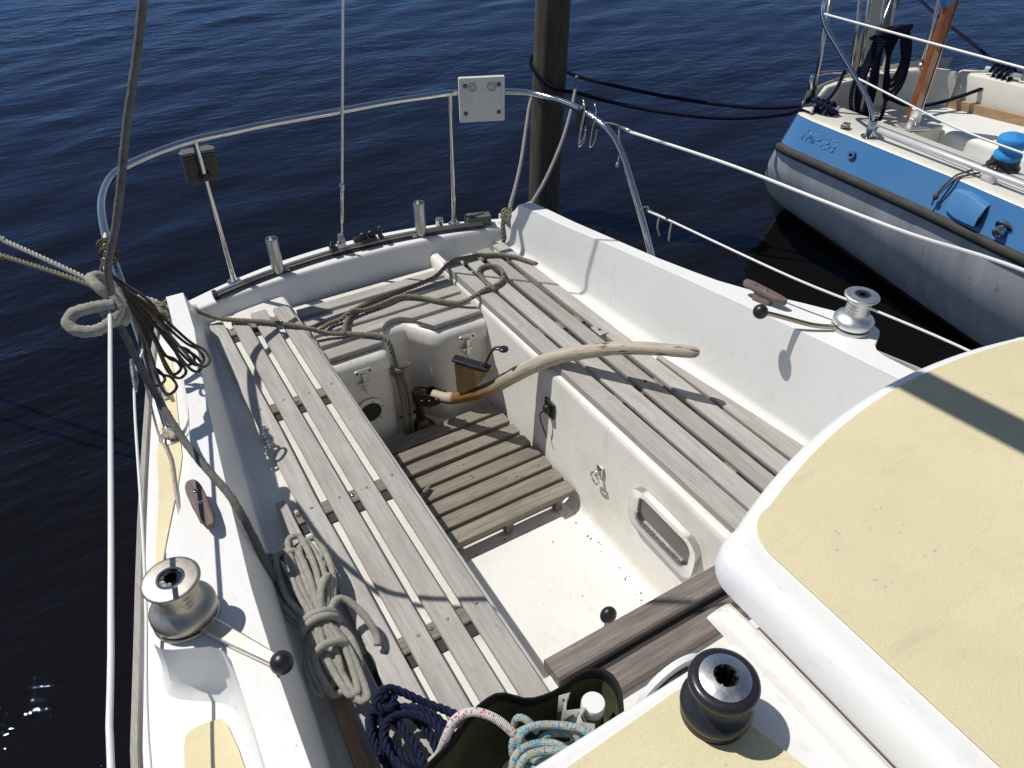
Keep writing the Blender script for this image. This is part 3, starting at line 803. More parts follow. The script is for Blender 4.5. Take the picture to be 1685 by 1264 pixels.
# ------------------------------------------------------------ winches and cleats
def winch(name, c, style, h=.12, rb=.060, rt=.050, star_r=.0128):
    w = empty(name, c, boat)
    cx, cy, cz = c
    body, cap = ('alu', 'alu') if style == 'alu' else ('black_alu', 'stainless')
    if style == 'bright': body = cap = 'alu_bright'
    m = MB(); m.lathe([(rb*1.0,-.004),(rb*1.0,.010),(rb*.97,.014),(rb*.90,.0145)],(cx,cy,cz),36); m.build('base', body if style != 'black' else 'black_alu', w, True, sharp=40)
    m = MB(); m.lathe([(rb*.90,.0142),(rb*.90,.019)],(cx,cy,cz),36); m.build('base_gap', 'black_plastic', w, True, sharp=40)
    if style == 'black':
        pr = [(rb*.9,.018),(rb*1.05,.020),(rb*1.08,.026),(rb*1.07,.033),(rb*.98,.038),(rb*.82,.044),(rb*.74,.052),(rb*.71,.062),(rb*.72,.070),(rb*.78,.077),(rb*.95,.081),(rb*1.02,.084),(rb*1.03,.090),(rb*1.0,.095),(rb*.90,.0985),(rb*.76,.0985)]
        pr = [(a, z*h/.10) for a, z in pr]
        top = pr[-1]
    else:
        k = h/.12
        pr = [(rb*.93,.019),(rb*.985,.022),(rb*1.0,.030*1),(rb*.99,.037),(rb*.93,.043),(rb*.80,.049),(rb*.69,.055),(rb*.62,.061),(rb*.595,.066),(rb*.605,.0685),(rb*.585,.071),(rb*.58,.077),(rb*.592,.0795),(rb*.572,.082),(rb*.568,.088),(rb*.580,.0905),(rb*.560,.093),(rb*.562,.099),(rb*.60,.105),(rb*.70,.1095),(rt*.95,.1135),(rt*1.02,.1145),(rt*1.03,.117),(rt*1.0,.1195),(rt*.9,.1205),(rt*.5,.1215)]
        pr = [(a, z*k) for a, z in pr]
        top = pr[-1]
    m = MB(); m.lathe(pr,(cx,cy,cz),40,None,False); m.build('drum', body, w, True, sharp=50)
    zt_ = top[1]
    ro = top[0]
    if style == 'black':
        m = MB(); m.lathe([(ro*1.0,zt_-.002),(ro*.985,zt_+.0012),(ro*.70,zt_+.004),(ro*.47,zt_+.005),(ro*.46,zt_+.002)],(cx,cy,cz),40,None,False); m.build('cap_ring', 'cap_steel', w, True, sharp=40)
        rs = ro*.45
    else:
        m = MB(); m.lathe([(ro+.0005,zt_),(ro*.98,zt_+.0018),(ro*.80,zt_+.0018),(ro*.78,zt_-.002)],(cx,cy,cz),30,None,False); m.build('cap_ring', 'stainless', w, True, sharp=40)
        rs = ro*.78
    # star socket: plate with an eight-pointed hole and a dark shaft
    n = 16
    outer = [(rs*math.cos(2*math.pi*k/32), rs*math.sin(2*math.pi*k/32)) for k in range(32)]
    st = []
    for k in range(32):
        a = 2*math.pi*k/32
        ph = (a/(2*math.pi/8)) % 1.0
        tri = abs(ph-.5)*2
        q = star_r*(.80+.20*tri)
        st.append((q*math.cos(a), q*math.sin(a)))
    z0 = cz+zt_+(.003 if style == 'black' else .0005)
    m = MB(); m.loft([[(cx+p[0],cy+p[1],z0-.001) for p in outer],[(cx+p[0],cy+p[1],z0) for p in st],[(cx+p[0],cy+p[1],z0-.03) for p in st]],True,False)
    m.add([(cx+p[0],cy+p[1],z0-.03) for p in st],[tuple(range(32))]); m.build('star_socket', 'socket', w, False)
    return w
winch('winch', (-.960,-1.657,zt(-1.657)-.001), 'alu', .122, .062, .051)
winch('winch', (.960,-1.650,zt(-1.650)-.001), 'bright', .118, .058, .048, .010)
winch('winch', (-.464,-2.468,CZ+.003), 'black', .072, .0362, .032, .0122)
tag(boat.children[-1], 'black winch with polished steel cap on the cabin roof')

def cleat(c, ang, s):
    cx, cy, cz = c
    mt = Matrix.Translation(c) @ Matrix.Rotation(ang, 4, 'Z')
    m = MB()
    m.loft([[mt @ Vector((x*w, y, z)) for x, z in ((-1,.030),(-1.0,.040),(-.8,.045),(.8,.045),(1.0,.040),(1,.030),(.7,.026),(-.7,.026))] for (y, w) in ((.078,.006),(.074,.012),(.066,.0155),(.05,.018),(.0,.0185),(-.05,.015),(-.074,.010),(-.080,.005))])
    cl = m.build('jam_cleat', 'cleat_wood', boat, True, .002, 2, 30)
    m = MB()
    m.loft([[mt @ Vector((x*w, y, z)) for x, z in ((-1,-.004),(-1,.0265),(1,.0265),(1,-.004))] for (y, w) in ((.030,.012),(.028,.0155),(-.022,.0155),(-.030,.012))])
    m.build('foot', 'cleat_wood', cl, True, .003)
    for y in (.036,-.004):
        m = MB(); m.lathe([(.0062,.0452),(.0062,.0462),(.001,.0464)],(0,0,0),12,Matrix.Identity(4)); m.v = [tuple(mt @ (Vector(v)+Vector((0,y,0)))) for v in m.v]; m.build('screw', 'stainless', cl)
cleat((-.868,-1.385,zt(-1.385)), R(3), -1)
cleat((.872,-1.385,zt(-1.385)), R(8), 1)
m = MB(); m.box((-.862,-.695,zd(-.7)+.004),(-.842,-.665,zd(-.7)+.012)); m.tube([(-.852,-.68,zd(-.7)+.01),(-.852,-.68,zd(-.7)+.035)],.007,8); m.tube([(-.852,-.70,zd(-.7)+.038),(-.852,-.66,zd(-.7)+.036)],.006,8); m.build('fairlead', 'alu', boat, True, .002)
# mooring cleats on the quarters
for s in (-1, 1):
    m = MB(); m.tube([(s*.775,-.30,.085),(s*.775,-.16,.07)],.008,8); m.box((s*.775-.012,-.25,.02),(s*.775+.012,-.21,.085)); m.build('mooring_cleat', 'alu', boat, True, .003)

# ------------------------------------------------------------ winch handles
h = empty('winch_crank', (-.94,-1.70,.27))
tag(h, 'chrome winch handle with black ball knob on the left winch', 'winch handle', 'winch handles')
m = MB(); a = Vector((-.950,-1.672,.270)); b = Vector((-.836,-1.868,.290))
m.loft([[p+Vector((math.cos(R(28)),math.sin(R(28))*1.0,0))*sx*w+Vector((0,0,sz)) for sx, sz in ((-1,-.006),(-1,.004),(-.8,.006),(.8,.006),(1,.004),(1,-.006))] for p, w in ((a,.019),(a.lerp(b,.33),.0165),(a.lerp(b,.34),.0165),(a.lerp(b,.95),.0105))]); m.build('arm', 'arm_steel', h, False)
m = MB(); m.sphere((-.835,-1.870,.297),.0215,18,12); m.tube([(-.839,-1.862,.292),(-.835,-1.868,.30)],.008,8); kb = m.build('knob', 'black_plastic', h)
h = empty('winch_crank', (.94,-1.64,.27))
tag(h, 'bronze winch handle with black ball knob on the right winch', 'winch handle', 'winch handles')
m = MB(); m.tube(resample([(.925,-1.640,.270),(.86,-1.595,.272),(.79,-1.53,.288),(.745,-1.497,.300)],.015),.0075,8,True,False); m.build('arm', 'bronze_light', h)
m = MB(); m.sphere((.737,-1.490,.302),.0225,18,12); m.build('knob', 'black_plastic', h)

# ------------------------------------------------------------ slatted gratings
rnd = random.Random(11)
def slat(e0, e1, ztop, th, par, mt, name='slat', seg=3, wob=.0014, ch=.0028):
    """e0=(left,right) points of one end, e1 of the other end (x,y); local Y runs along the slat"""
    e0 = [Vector(p) for p in e0]; e1 = [Vector(p) for p in e1]
    c0 = (e0[0]+e0[1])/2; c1 = (e1[0]+e1[1])/2
    mid = (c0+c1)/2; d = (c1-c0); ang = math.atan2(-d.x, d.y)
    rot = Matrix.Rotation(ang, 4, 'Z')
    inv = Matrix.Rotation(-ang, 3, 'Z')
    loc = lambda p, z: inv @ Vector((p.x-mid.x, p.y-mid.y, z))
    m = MB(); rings = []
    for i in range(seg+1):
        t = i/seg
        l = e0[0].lerp(e1[0], t); r = e0[1].lerp(e1[1], t)
        l = loc(l, 0); r = loc(r, 0)
        if l.x > r.x: l, r = r, l
        l.x += rnd.uniform(-wob, wob); r.x += rnd.uniform(-wob, wob)
        dz = rnd.uniform(-.0009, .0009)
        end = ch if i in (0, seg) else 0
        rings.append([(l.x,l.y,-th+ch+dz),(l.x,l.y,-ch+dz),(l.x+ch,l.y,dz),(r.x-ch,r.y,dz),(r.x,r.y,-ch+dz),(r.x,r.y,-th+ch+dz),(r.x-ch,r.y,-th+dz),(l.x+ch,l.y,-th+dz)])
    m.loft(rings)
    o = m.build(name, mt, None, False)
    o.location = (mid.x, mid.y, ztop + (rnd.uniform(-.0012,.0012) if name == 'slat' else 0))
    o.rotation_euler = (0, 0, ang)
    o.parent = par
    o.matrix_parent_inverse = Matrix.Translation(-Vector(PW[par.name]))
    return o
def plug(par, x, y, z, r=.0048):
    m = MB(); m.lathe([(r,-.001),(r,.0006),(r*.3,.0009)],(x,y,z),10); return m.build('plug', 'plug_wood', par)
ST = -.03; TH = .016
g = empty('seat_grating', (-.5,-1.1,SEATZ))
tag(g, 'grey weathered slatted seat along the left side of the cockpit', 'seat grating', 'slatted side seats')
for k, (xl_, xr_, y0, y1) in enumerate(((-.640,-.584,-.200,-2.22),(-.560,-.505,-.228,-2.22),(-.482,-.425,-.205,-2.22),(-.400,-.341,-.212,-2.22))):
    dl = .006 if k == 0 else 0
    o = slat([(xl_+dl,y0),(xr_,y0)],[(xl_-dl-.003,y1),(xr_-.002,y1)],ST,TH,g,'teak_grey','slat',6 if k == 0 else 3,.004 if k == 0 else .001)
slat([(-.690,-1.172),(-.664,-1.172)],[(-.765,-2.22),(-.664,-2.22)],ST,TH,g,'teak_grey')
BAT = (-.262,-.755,-1.238,-1.740)
for y in BAT:
    x0 = -.675 if y < -1 else -.60
    slat([(x0,y+.024),(x0,y-.024)],[(-.345,y+.024),(-.345,y-.024)],ST-TH-.0006,.0112,g,'teak_floor','batten',1,0)
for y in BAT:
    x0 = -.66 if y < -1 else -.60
    slat([(x0,y-.0255),(x0,y-.058)],[(-.35,y-.0255),(-.35,y-.058)],SEATZ+.0035,.003,g,'rubber_and_shade','shade_strip',1,0,.0005)  # dark strip added forward of each batten as its painted shadow
for y in BAT[1:]:
    for x in (-.612,-.532,-.453,-.372): plug(g, x, y+rnd.uniform(-.008,.008), ST)
for (x, y) in ((-.494,-1.238),(-.494,-1.735),(-.650,-1.232),(-.512,-.262),(-.494,-.765)):
    m = MB(); m.sphere((x,y,ST-TH+.001),.0055,10,6,(1,1,.6)); m.build('bolt', 'stainless', g)
g = empty('seat_grating', (.5,-1.0,SEATZ))
tag(g, 'grey weathered slatted seat along the right side of the cockpit', 'seat grating', 'slatted side seats')
RS = (((.311,.370,-.228),(.338,.413,-1.95)),((.391,.451,-.219),(.423,.493,-1.95)),((.477,.533,-.212),(.512,.578,-1.95)),((.560,.612,-.205),(.599,.664,-1.95)))
for k, (a, b) in enumerate(RS):
    slat([(a[0],a[2]),(a[1],a[2])],[(b[0],b[2]),(b[1],b[2])],ST,.040 if k == 0 else TH,g,'teak_grey')
slat([(.652,-1.182),(.672,-1.182)],[(.680,-1.95),(.772,-1.95)],ST,TH,g,'teak_grey')
for y in (-.27,-.83,-1.28,-1.70):
    slat([(.375,y+.026),(.375,y-.026)],[(.585,y+.026),(.585,y-.026)],ST-TH-.0006,.02,g,'teak_floor','batten',1,0)
m = MB(); m.box((.553,-.985,ST+.0005),(.592,-.925,ST+.005)); sw = m.build('hinge_block', 'teak_grey', g, True, .002)
m = MB(); m.lathe([(.0065,.0052),(.0065,.006),(.001,.0062)],(.572,-.955,ST),10); m.build('hole', 'black_plastic', g)
m = MB(); m.lathe([(.0065,.0003),(.0065,.001),(.001,.0012)],(.530,-1.27,ST),10); m.build('hole', 'black_plastic', g)

BZ = -.08
g = empty('bench_grating', (0,-.36,-.104))
tag(g, 'grey slatted stern bench in front of the transom', 'bench grating')
for (y0, y1) in ((-.187,-.243),(-.264,-.318),(-.334,-.392)):
    slat([(-.31,y0),(-.31,y1)],[(.302,y0),(.302,y1)],BZ,.02,g,'teak_grey')
m = MB(); m.prism([(-(y_+.437),x_) for x_, y_ in ((-.31,-.408),(.302,-.408),(.302,-.466),(.052,-.466),(.036,-.450),(.012,-.434),(-.02,-.432),(-.045,-.440),(-.060,-.453),(-.068,-.466),(-.31,-.466))][::-1],-.02,0)
o = m.build('slat', 'teak_grey', None, False, .0015, 1); o.location = (0,-.437,BZ); o.rotation_euler = (0,0,R(-90)); o.parent = g; o.matrix_parent_inverse = Matrix.Translation(-Vector(PW[g.name]))
# fifth slat notched round the recess, sixth in two pieces
slat([(-.312,-.492),(-.312,-.553)],[(-.082,-.492),(-.108,-.553)],BZ,.02,g,'teak_grey')
slat([(.058,-.490),(.100,-.556)],[(.302,-.490),(.302,-.556)],BZ,.02,g,'teak_grey')
for x in (-.24,.24):
    slat([(x-.02,-.19),(x+.02,-.19)],[(x-.02,-.54),(x+.02,-.54)],BZ-.0205,.0035,g,'teak_floor','batten',1,0,.001)

FZ = -.44
g = empty('floor_grating', (0,-.97,-.52))
tag(g, 'brownish slatted grating on the cockpit floor under the tiller', 'floor grating')
for (y0, y1) in ((-.683,-.745),(-.760,-.816),(-.835,-.888),(-.908,-.966),(-.979,-1.034),(-1.048,-1.105),(-1.119,-1.176),(-1.191,-1.252)):
    i = (y0+.683)/(-.508)
    slat([(-.285,y0),(-.285,y1)],[(.276+.016*i,y0),(.276+.016*i,y1)],FZ+rnd.uniform(-.001,.001),.024,g,'teak_floor','slat',3,.0018)
for x in (-.19,.02,.225):
    m = MB(); m.box((x-.012,-1.24,-.515),(x+.012,-.69,FZ-.0245)); m.build('bearer', 'teak_brown', g, False)
    m = MB(); m.box((x-.013,-1.248,-.518),(x+.013,-1.2405,FZ-.026)); m.build('leg', 'teak_brown', g, False)

g = empty('bridge_planks', (0,-2.02,-.076))
tag(g, 'brown weathered plank bridge across the front of the cockpit well', 'plank step')
slat([(-.312,-1.946),(-.312,-2.006)],[(.335,-1.948),(.335,-2.010)],-.03,.038,g,'teak_brown','plank',3,.001,.005)
slat([(-.312,-2.036),(-.312,-2.095)],[(.335,-2.034),(.335,-2.092)],-.034,.036,g,'teak_brown','plank',3,.001,.005)
m = MB(); m.box((-.30,-2.085,-.0592),(.30,-1.978,-.0565)); m.build('shade_strip', 'rubber_and_shade', g, False)  # dark sheet added below the planks, paints the shade in their gap
for x in (-.26,.26):
    m = MB(); m.box((x-.02,-2.09,-.0762),(x+.02,-1.976,-.0705)); m.build('batten', 'teak_floor', g, False)

# ------------------------------------------------------------ tiller
tl = empty('tiller', (-.005,-.60,-.36))
tag(tl, 'curved driftwood-like tiller with worn varnish swung over the right seat', 'tiller')
TP = [(.034,-.645,-.326),(.062,-.683,-.325),(.086,-.714,-.316),(.109,-.745,-.296),(.17,-.826,-.234),(.214,-.884,-.165),(.256,-.939,-.100),(.309,-1.009,-.028),(.347,-1.06,.013),(.397,-1.126,.052),(.433,-1.174,.079),(.481,-1.237,.104),(.527,-1.299,.122),(.573,-1.359,.135),(.600,-1.394,.142),(.608,-1.405,.144)]
pts = resample(TP, .018)
rr = []
for i in range(len(pts)):
    t = i/(len(pts)-1)
    r_ = ip(t, [(0,.0235),(.06,.0255),(.2,.029),(.35,.031),(.55,.029),(.8,.0245),(.93,.0225),(.965,.0225),(.985,.018),(1.0,.009)])
    rr.append(r_*.89*(1+.04*math.sin(i*1.7)*math.sin(i*.37)))
m = MB(); m.tube(pts, rr, 18, True, True, 1.0); m.build('shaft', 'tiller_wood', tl)
D = Vector((.602,-.798,0)).normalized(); Sd = Vector((D.y,-D.x,0))
for s in (-1, 1):
    m = MB()
    base = Vector((-.012,-.592,-.36))
    q = [(-.02,-.012),(.03,-.018),(.075,-.012),(.118,.018),(.116,.042),(.06,.046),(.02,.030),(-.02,.016)]
    m.loft([[base+D*a+Vector((0,0,b+.012))+Sd*(s*.0285+o_) for a, b in q] for o_ in (-.0022,.0022)])
    ck = m.build('cheek_plate', 'bronze_dark', tl, False)
    for a, b in ((.04,.012),(.072,.022),(.104,.040)):
        p = base+D*a+Vector((0,0,b+.012))+Sd*(s*.031)
        m = MB(); m.sphere(p,.0055,10,6); m.build('bolt', 'stainless', ck)
m = MB(); m.obox((-.004,-.602,-.345),D,Sd,(0,0,1),.06,.05,.05); m.build('rudder_head', 'bronze_dark', tl, True, .008)
# wooden wedge with black plate and crank on top of the tiller
ax = Vector((.602,-.798,0)).normalized(); sd = Vector((ax.y,-ax.x,0))
m = MB()
pf = [(.006,-.268),(.0,-.136),(.125,-.141),(.128,-.155),(.080,-.225),(.03,-.27)]
m.loft([[Vector((.099,-.731,.005))+ax*a+Vector((0,0,z))+sd*o_ for a, z in pf] for o_ in (-.019,.019)]); wd_ = m.build('wedge_block', 'wedge_wood', tl, True, .003)
m = MB(); c = Vector((.099,-.731,-.132))+ax*.062
m.obox(c+Vector((0,0,.008)),ax+Vector((0,0,-.05)),sd,(0,0,1),.148,.040,.013); pt = m.build('top_plate', 'black_alu', tl, True, .006)
for a in (-.045,.04):
    m = MB(); m.lathe([(.006,.0),(.006,.005),(.002,.007)],c+ax*a+Vector((0,0,.009)),8); m.build('bolt', 'black_plastic', pt)
m = MB(); m.tube(resample([(.168,-.823,-.124),(.176,-.833,-.085),(.187,-.847,-.042),(.194,-.856,-.030),(.207,-.874,-.026)],.01),.0115,8,True,False,.45); m.lathe([(.017,-.004),(.018,0),(.017,.004),(.006,.005)],(.212,-.881,-.025),14); m.build('crank', 'black_alu', pt)

# ------------------------------------------------------------ ropes
def rope3(name, pts, r, mt, label, cat='rope', group=None, pitch=None):
    m = MB(); m.rope(pts, r, pitch)
    o = m.build(name, mt); tag(o, label, cat, group); return o
def braid(name, pts, r, mt, label, cat='rope', n=10, step=None):
    m = MB(); m.tube(resample(pts, step or r*.9), r, n)
    o = m.build(name, mt); tag(o, label, cat); return o
# olive three-strand stern line: over the left seat, hitched and hanging in the recess
st = empty('stern_line', (-.3,-.35,-.03))
tag(st, 'olive three-strand rope across the left seat and stern bench with a loop', 'rope')
m = MB(); m.rope([(-.79,-.25,.09),(-.745,-.225,.12),(-.70,-.155,.060),(-.655,-.17,.022),(-.60,-.205,-.008),(-.54,-.245,-.016),(-.46,-.30,-.017),(-.385,-.365,-.018),(-.33,-.405,-.03),(-.27,-.43,-.058),(-.20,-.462,-.066),(-.145,-.50,-.066),(-.108,-.535,-.062),(-.092,-.566,-.075),(-.086,-.588,-.13),(-.078,-.600,-.20)], .0094); m.build('standing_part', 'rope_olive', st)
m = MB(); m.rope([(-.215,-.46,-.062),(-.20,-.425,-.060),(-.178,-.385,-.064),(-.150,-.345,-.064),(-.10,-.315,-.066),(-.02,-.30,-.066),(.08,-.295,-.064),(.17,-.285,-.062),(.25,-.275,-.055),(.305,-.262,-.03),(.345,-.255,-.018),(.40,-.262,-.018),(.46,-.275,-.018),(.525,-.305,-.018),(.575,-.355,-.018),(.605,-.41,-.018),(.625,-.455,-.018)], .0094); m.build('long_bight', 'rope_olive', st)
m = MB(); m.rope([(-.285,-.40,-.056),(-.24,-.365,-.066),(-.19,-.36,-.064),(-.14,-.345,-.052),(-.09,-.345,-.066),(.0,-.335,-.066),(.07,-.325,-.066),(.13,-.365,-.066),(.19,-.435,-.066),(.245,-.49,-.060),(.295,-.515,-.035),(.345,-.515,-.018),(.40,-.51,-.018),(.445,-.485,-.018),(.47,-.44,-.018),(.475,-.395,-.018),(.45,-.365,-.018),(.41,-.365,-.018),(.385,-.40,-.018),(.375,-.455,-.016),(.372,-.505,-.012),(.376,-.54,-.016)], .0094); m.build('looped_bight', 'rope_olive', st)
m = MB()
for (pts_) in ([(-.082,-.600,-.19),(-.074,-.606,-.26),(-.066,-.610,-.33),(-.07,-.614,-.42),(-.075,-.62,-.50)],[(-.070,-.604,-.20),(-.055,-.606,-.27),(-.045,-.608,-.34),(-.05,-.612,-.43),(-.055,-.62,-.50)],[(-.088,-.606,-.22),(-.08,-.612,-.30),(-.08,-.616,-.40),(-.085,-.62,-.49)]):
    m.rope(pts_, .0094)
m.build('hanging_tail', 'rope_olive', st)
m = MB(); m.rope([(-.10,-.592,-.175),(-.085,-.615,-.185),(-.062,-.610,-.195),(-.06,-.588,-.205),(-.085,-.590,-.195),(-.098,-.605,-.205),(-.078,-.618,-.215),(-.060,-.604,-.215)], .0098); m.tube(resample([(-.068,-.61,-.19),(-.05,-.62,-.172),(-.035,-.622,-.160)],.006),.004,6); m.build('knot', 'rope_olive', st)
m = MB(); m.rope([(-.262,-1.035,-.425),(-.20,-1.01,-.426),(-.155,-.985,-.427)], .009); o = m.build('rope_end', 'rope_olive'); tag(o, 'short olive rope end lying on the cockpit floor grating', 'rope')

# mooring lines at the left quarter
rope3('mooring_line', [(-.775,-.235,.075),(-.772,-.19,.105),(-.843,-.114,.116),(-.93,-.005,.135),(-.991,.08,.154),(-1.085,.21,.186),(-1.181,.342,.216),(-1.279,.477,.248),(-2.4,2.0,.55)], .0098, 'rope_white', 'upper white mooring line running off to the left edge', 'mooring line', 'mooring lines at the left quarter')
rope3('mooring_line', [(-.78,-.25,.07),(-.777,-.197,.095),(-.829,-.135,.108),(-.931,-.018,.123),(-1.031,.108,.142),(-1.2,.311,.170),(-1.305,.434,.185),(-2.5,1.9,.40)], .0098, 'rope_olive', 'lower olive mooring line running off to the left edge', 'mooring line', 'mooring lines at the left quarter')
m = MB()
for k in range(4):
    dy = -.02*k
    m.rope([(-.80,-.20+dy,.075),(-.79,-.195+dy,.10),(-.765,-.205+dy,.105),(-.755,-.22+dy,.08),(-.775,-.235+dy,.065),(-.80,-.225+dy,.072)], .0094)
o = m.build('rope_turns', 'rope_olive'); tag(o, 'olive rope turns wound on the left stern cleat', 'rope')
# right quarter: knot and loop to the pile
m = MB()
for k in range(4):
    dy = -.018*k
    m.rope([(.70,-.115+dy*.5,.03),(.69,-.105+dy,.058),(.668,-.11+dy,.062),(.655,-.125+dy,.035),(.672,-.135+dy,.018),(.70,-.12+dy,.03)], .0094)
m.rope([(.665,-.12,.05),(.652,-.135,.03),(.642,-.15,-.01),(.636,-.165,-.06)], .010)
o = m.build('rope_knot', 'rope_olive'); tag(o, 'olive rope knot on the right stern corner', 'rope')
rope3('pile_line', [(.69,-.13,.06),(.703,-.112,.081),(.819,.038,.074),(1.021,.312,.064),(1.301,.714,.051),(1.533,1.044,.045),(1.66,1.19,.05)], .0098, 'rope_grey', 'left leg of the grey rope running to the wooden pile', 'mooring line', 'grey lines to the pile')
rope3('pile_line', [(.74,-.21,.10),(.784,-.17,.105),(.98,.023,.097),(1.299,.368,.090),(1.606,.73,.090),(1.869,1.06,.094),(1.965,1.19,.10)], .0098, 'rope_grey', 'right leg of the grey rope running to the wooden pile', 'mooring line', 'grey lines to the pile')

def hairs(m, path, r, n, ln=.0045, w=.00035):
    P = resample(path, .006); F = frames(P)
    for _ in range(n):
        i = rnd.randrange(len(P)); t, u, w_ = F[i]; a = rnd.uniform(0, 6.283)
        o = u*math.cos(a)+w_*math.sin(a)
        p = P[i]+o*r*.93+t*rnd.uniform(-.003,.003)
        q = p+o*ln*rnd.uniform(.4,1.1)+t*ln*rnd.uniform(-.8,.8)+(u*rnd.uniform(-1,1)+w_*rnd.uniform(-1,1))*ln*.4
        s_ = t.cross(o)*w
        m.add([p-s_, p+s_, q], [(0,1,2)])
def fuzzy(m, path, r, jit=.1):
    path = [Vector(p) for p in path]
    R_ = resample(path,.005)
    m.tube(R_, r, 10, True, True, 1.0, jit)
    hairs(m, path, r, int(len(R_)*5))
# fuzzy grey rope from aloft, knotted round the lifeline, led into the cockpit
KN = Vector((-.899,-.845,.53))
fz = empty('control_line', tuple(KN))
tag(fz, 'fuzzy grey rope knotted on the left lifeline and led over the coaming', 'rope')

m = MB(); fuzzy(m,[KN+Vector((.004,-.01,-.02)), KN+Vector((.012,-.03,.05)), (-.888,-1.06,.652), (-.874,-1.17,.77), (-.828,-1.203,.882), (-.764,-1.201,1.041), (-.681,-1.2,1.235), (-.45,-1.2,1.83)],.0076,.10); m.build('rising_part', 'rope_fuzzy_dark', fz)
m = MB(); fuzzy(m,[KN+Vector((.0,.0,.0)), (-.898,-.90,.49),(-.894,-.923,.46),(-.886,-.969,.37),(-.874,-1.024,.312),(-.855,-1.145,.272),(-.83,-1.272,.264),(-.809,-1.357,.259),(-.798,-1.415,.235),(-.789,-1.442,.17),(-.782,-1.472,.10),(-.775,-1.49,.03),(-.76,-1.515,-.015)],.0090,.10); m.build('led_part', 'rope_fuzzy_dark', fz)
m = MB()
fuzzy(m,[KN+Vector((.012,-.03,.0)),KN+Vector((-.012,-.015,.035)),KN+Vector((-.022,.02,.045)),KN+Vector((-.002,.045,.03)),KN+Vector((.018,.03,.0)),KN+Vector((.022,-.01,-.03)),KN+Vector((.014,-.05,-.05)),KN+Vector((-.012,-.062,-.03)),KN+Vector((-.022,-.035,.005))],.0135,.12)
fuzzy(m,[KN+Vector((.005,-.05,.0)),KN+Vector((-.045,-.055,.01)),KN+Vector((-.082,-.052,.005)),KN+Vector((-.100,-.066,-.008)),KN+Vector((-.088,-.085,-.022)),KN+Vector((-.052,-.094,-.03)),KN+Vector((-.015,-.082,-.026)),KN+Vector((.012,-.055,-.015)),KN+Vector((.010,-.03,.01))],.0140,.12)
m.build('bowline_loop', 'rope_fuzzy', fz)

# brown thin hank hung on the lifeline
hk = empty('brown_cord_hank', (-.88,-.58,.53))
tag(hk, 'hank of thin dark brown cord hanging from the left lifeline', 'cord')
m = MB()
c0 = Vector((-.862,-.565,.535))
hel = []
for i in range(12*7+1):
    a = 2*math.pi*i/12
    rad = .019+.003*math.sin(i*.9)
    hel.append(c0+Vector((math.cos(a)*rad,-.055+.0085*i/12*1.6-.04,math.sin(a)*rad)))
m.tube(hel,.0042,6)
m.tube(resample([c0+Vector((-.02,-.10,0)),c0+Vector((-.034,-.13,-.01)),c0+Vector((-.038,-.16,-.01)),c0+Vector((-.026,-.175,-.01)),c0+Vector((-.02,-.15,-.005)),c0+Vector((-.022,-.11,.01))],.01),.0045,6)
m.build('wraps', 'rope_brown', hk)
m = MB()
ends = [(-.735,-.80,.275),(-.722,-.815,.28),(-.75,-.81,.27),(-.79,-.80,.25),(-.825,-.81,.22),(-.80,-.79,.26),(-.850,-.785,.24),(-.76,-.795,.28)]
top = Vector((-.877,-.70,.50))
for i, e in enumerate(ends):
    e = Vector(e); o_ = Vector((rnd.uniform(-.006,.006),rnd.uniform(-.01,.01),rnd.uniform(-.01,.01)))
    w = Vector((.012+.010*rnd.random(),-.03-.02*rnd.random(),-.012))
    m.tube(resample([top+o_, top.lerp(e,.45)+Vector((.004*i-.012,.006*(i%3)-.006,.02)), e+Vector((-.03,.02,.03)), e+Vector((.0,.0,.0)), e+w*.7+Vector((-.006,0,-.012)), e+w+Vector((-.045,.0,.005)), top.lerp(e,.5)+Vector((.004*i-.018,-.012,.0)), top+o_*.5+Vector((.004,-.008,-.006))],.009),.0042,6)
m.build('hanging_loops', 'rope_brown', hk)
o = braid('thin_line', [(-.885,-.83,.30),(-.90,-.86,.16),(-.905,-.90,.11),(-.90,-1.0,.10),(-.915,-1.15,.105),(-.925,-1.28,.112)], .0036, 'rope_pinkthin', 'thin red-flecked line along the left side deck', 'cord', 6, .006)

# fuzzy hank on the left seat
hh = empty('rope_hank', (-.71,-1.60,-.03))
tag(hh, 'grey fuzzy rope hank lying on the left seat by the coaming', 'rope')
A = Vector((-.712,-1.42,.012)); B = Vector((-.735,-1.83,.012)); Cn = A.lerp(B,.56)
rh = random.Random(5)
m = MB()
spread = [(-.060,.0,.02),(-.040,.014,-.02),(-.022,.034,.01),(-.004,.046,-.03),(.014,.044,.02),(.032,.030,-.01),(.050,.010,.025),(.0,.008,-.05),(.022,.016,.0)]
for i, (dx, dz, dy) in enumerate(spread):
    L1 = A + Vector((dx*1.0, dy+rh.uniform(-.02,.02), dz*.85)); L2 = B + Vector((dx*.75+.005, rh.uniform(-.015,.075), dz*.35))
    w = Vector((.020+.010*rh.random(),0,0)); q = Cn+Vector((dx*.38,0,dz*.6+.012))
    fuzzy(m,[q+w*.3, q.lerp(L1,.5)+w*.8+Vector((dx*.25,0,.012)), L1+w*.7, L1+Vector((0,.016,.004)), L1-w*.7, q.lerp(L1,.5)-w*.9+Vector((dx*.25,0,.006)), q-w*.35, q.lerp(L2,.5)-w*.8, L2-w*.5, L2+Vector((0,-.014,0)), L2+w*.5, q.lerp(L2,.5)+w*.8+Vector((0,0,.008)), q+w*.3],.0080,.10)
m.build('coils', 'rope_fuzzy', hh)
m = MB()
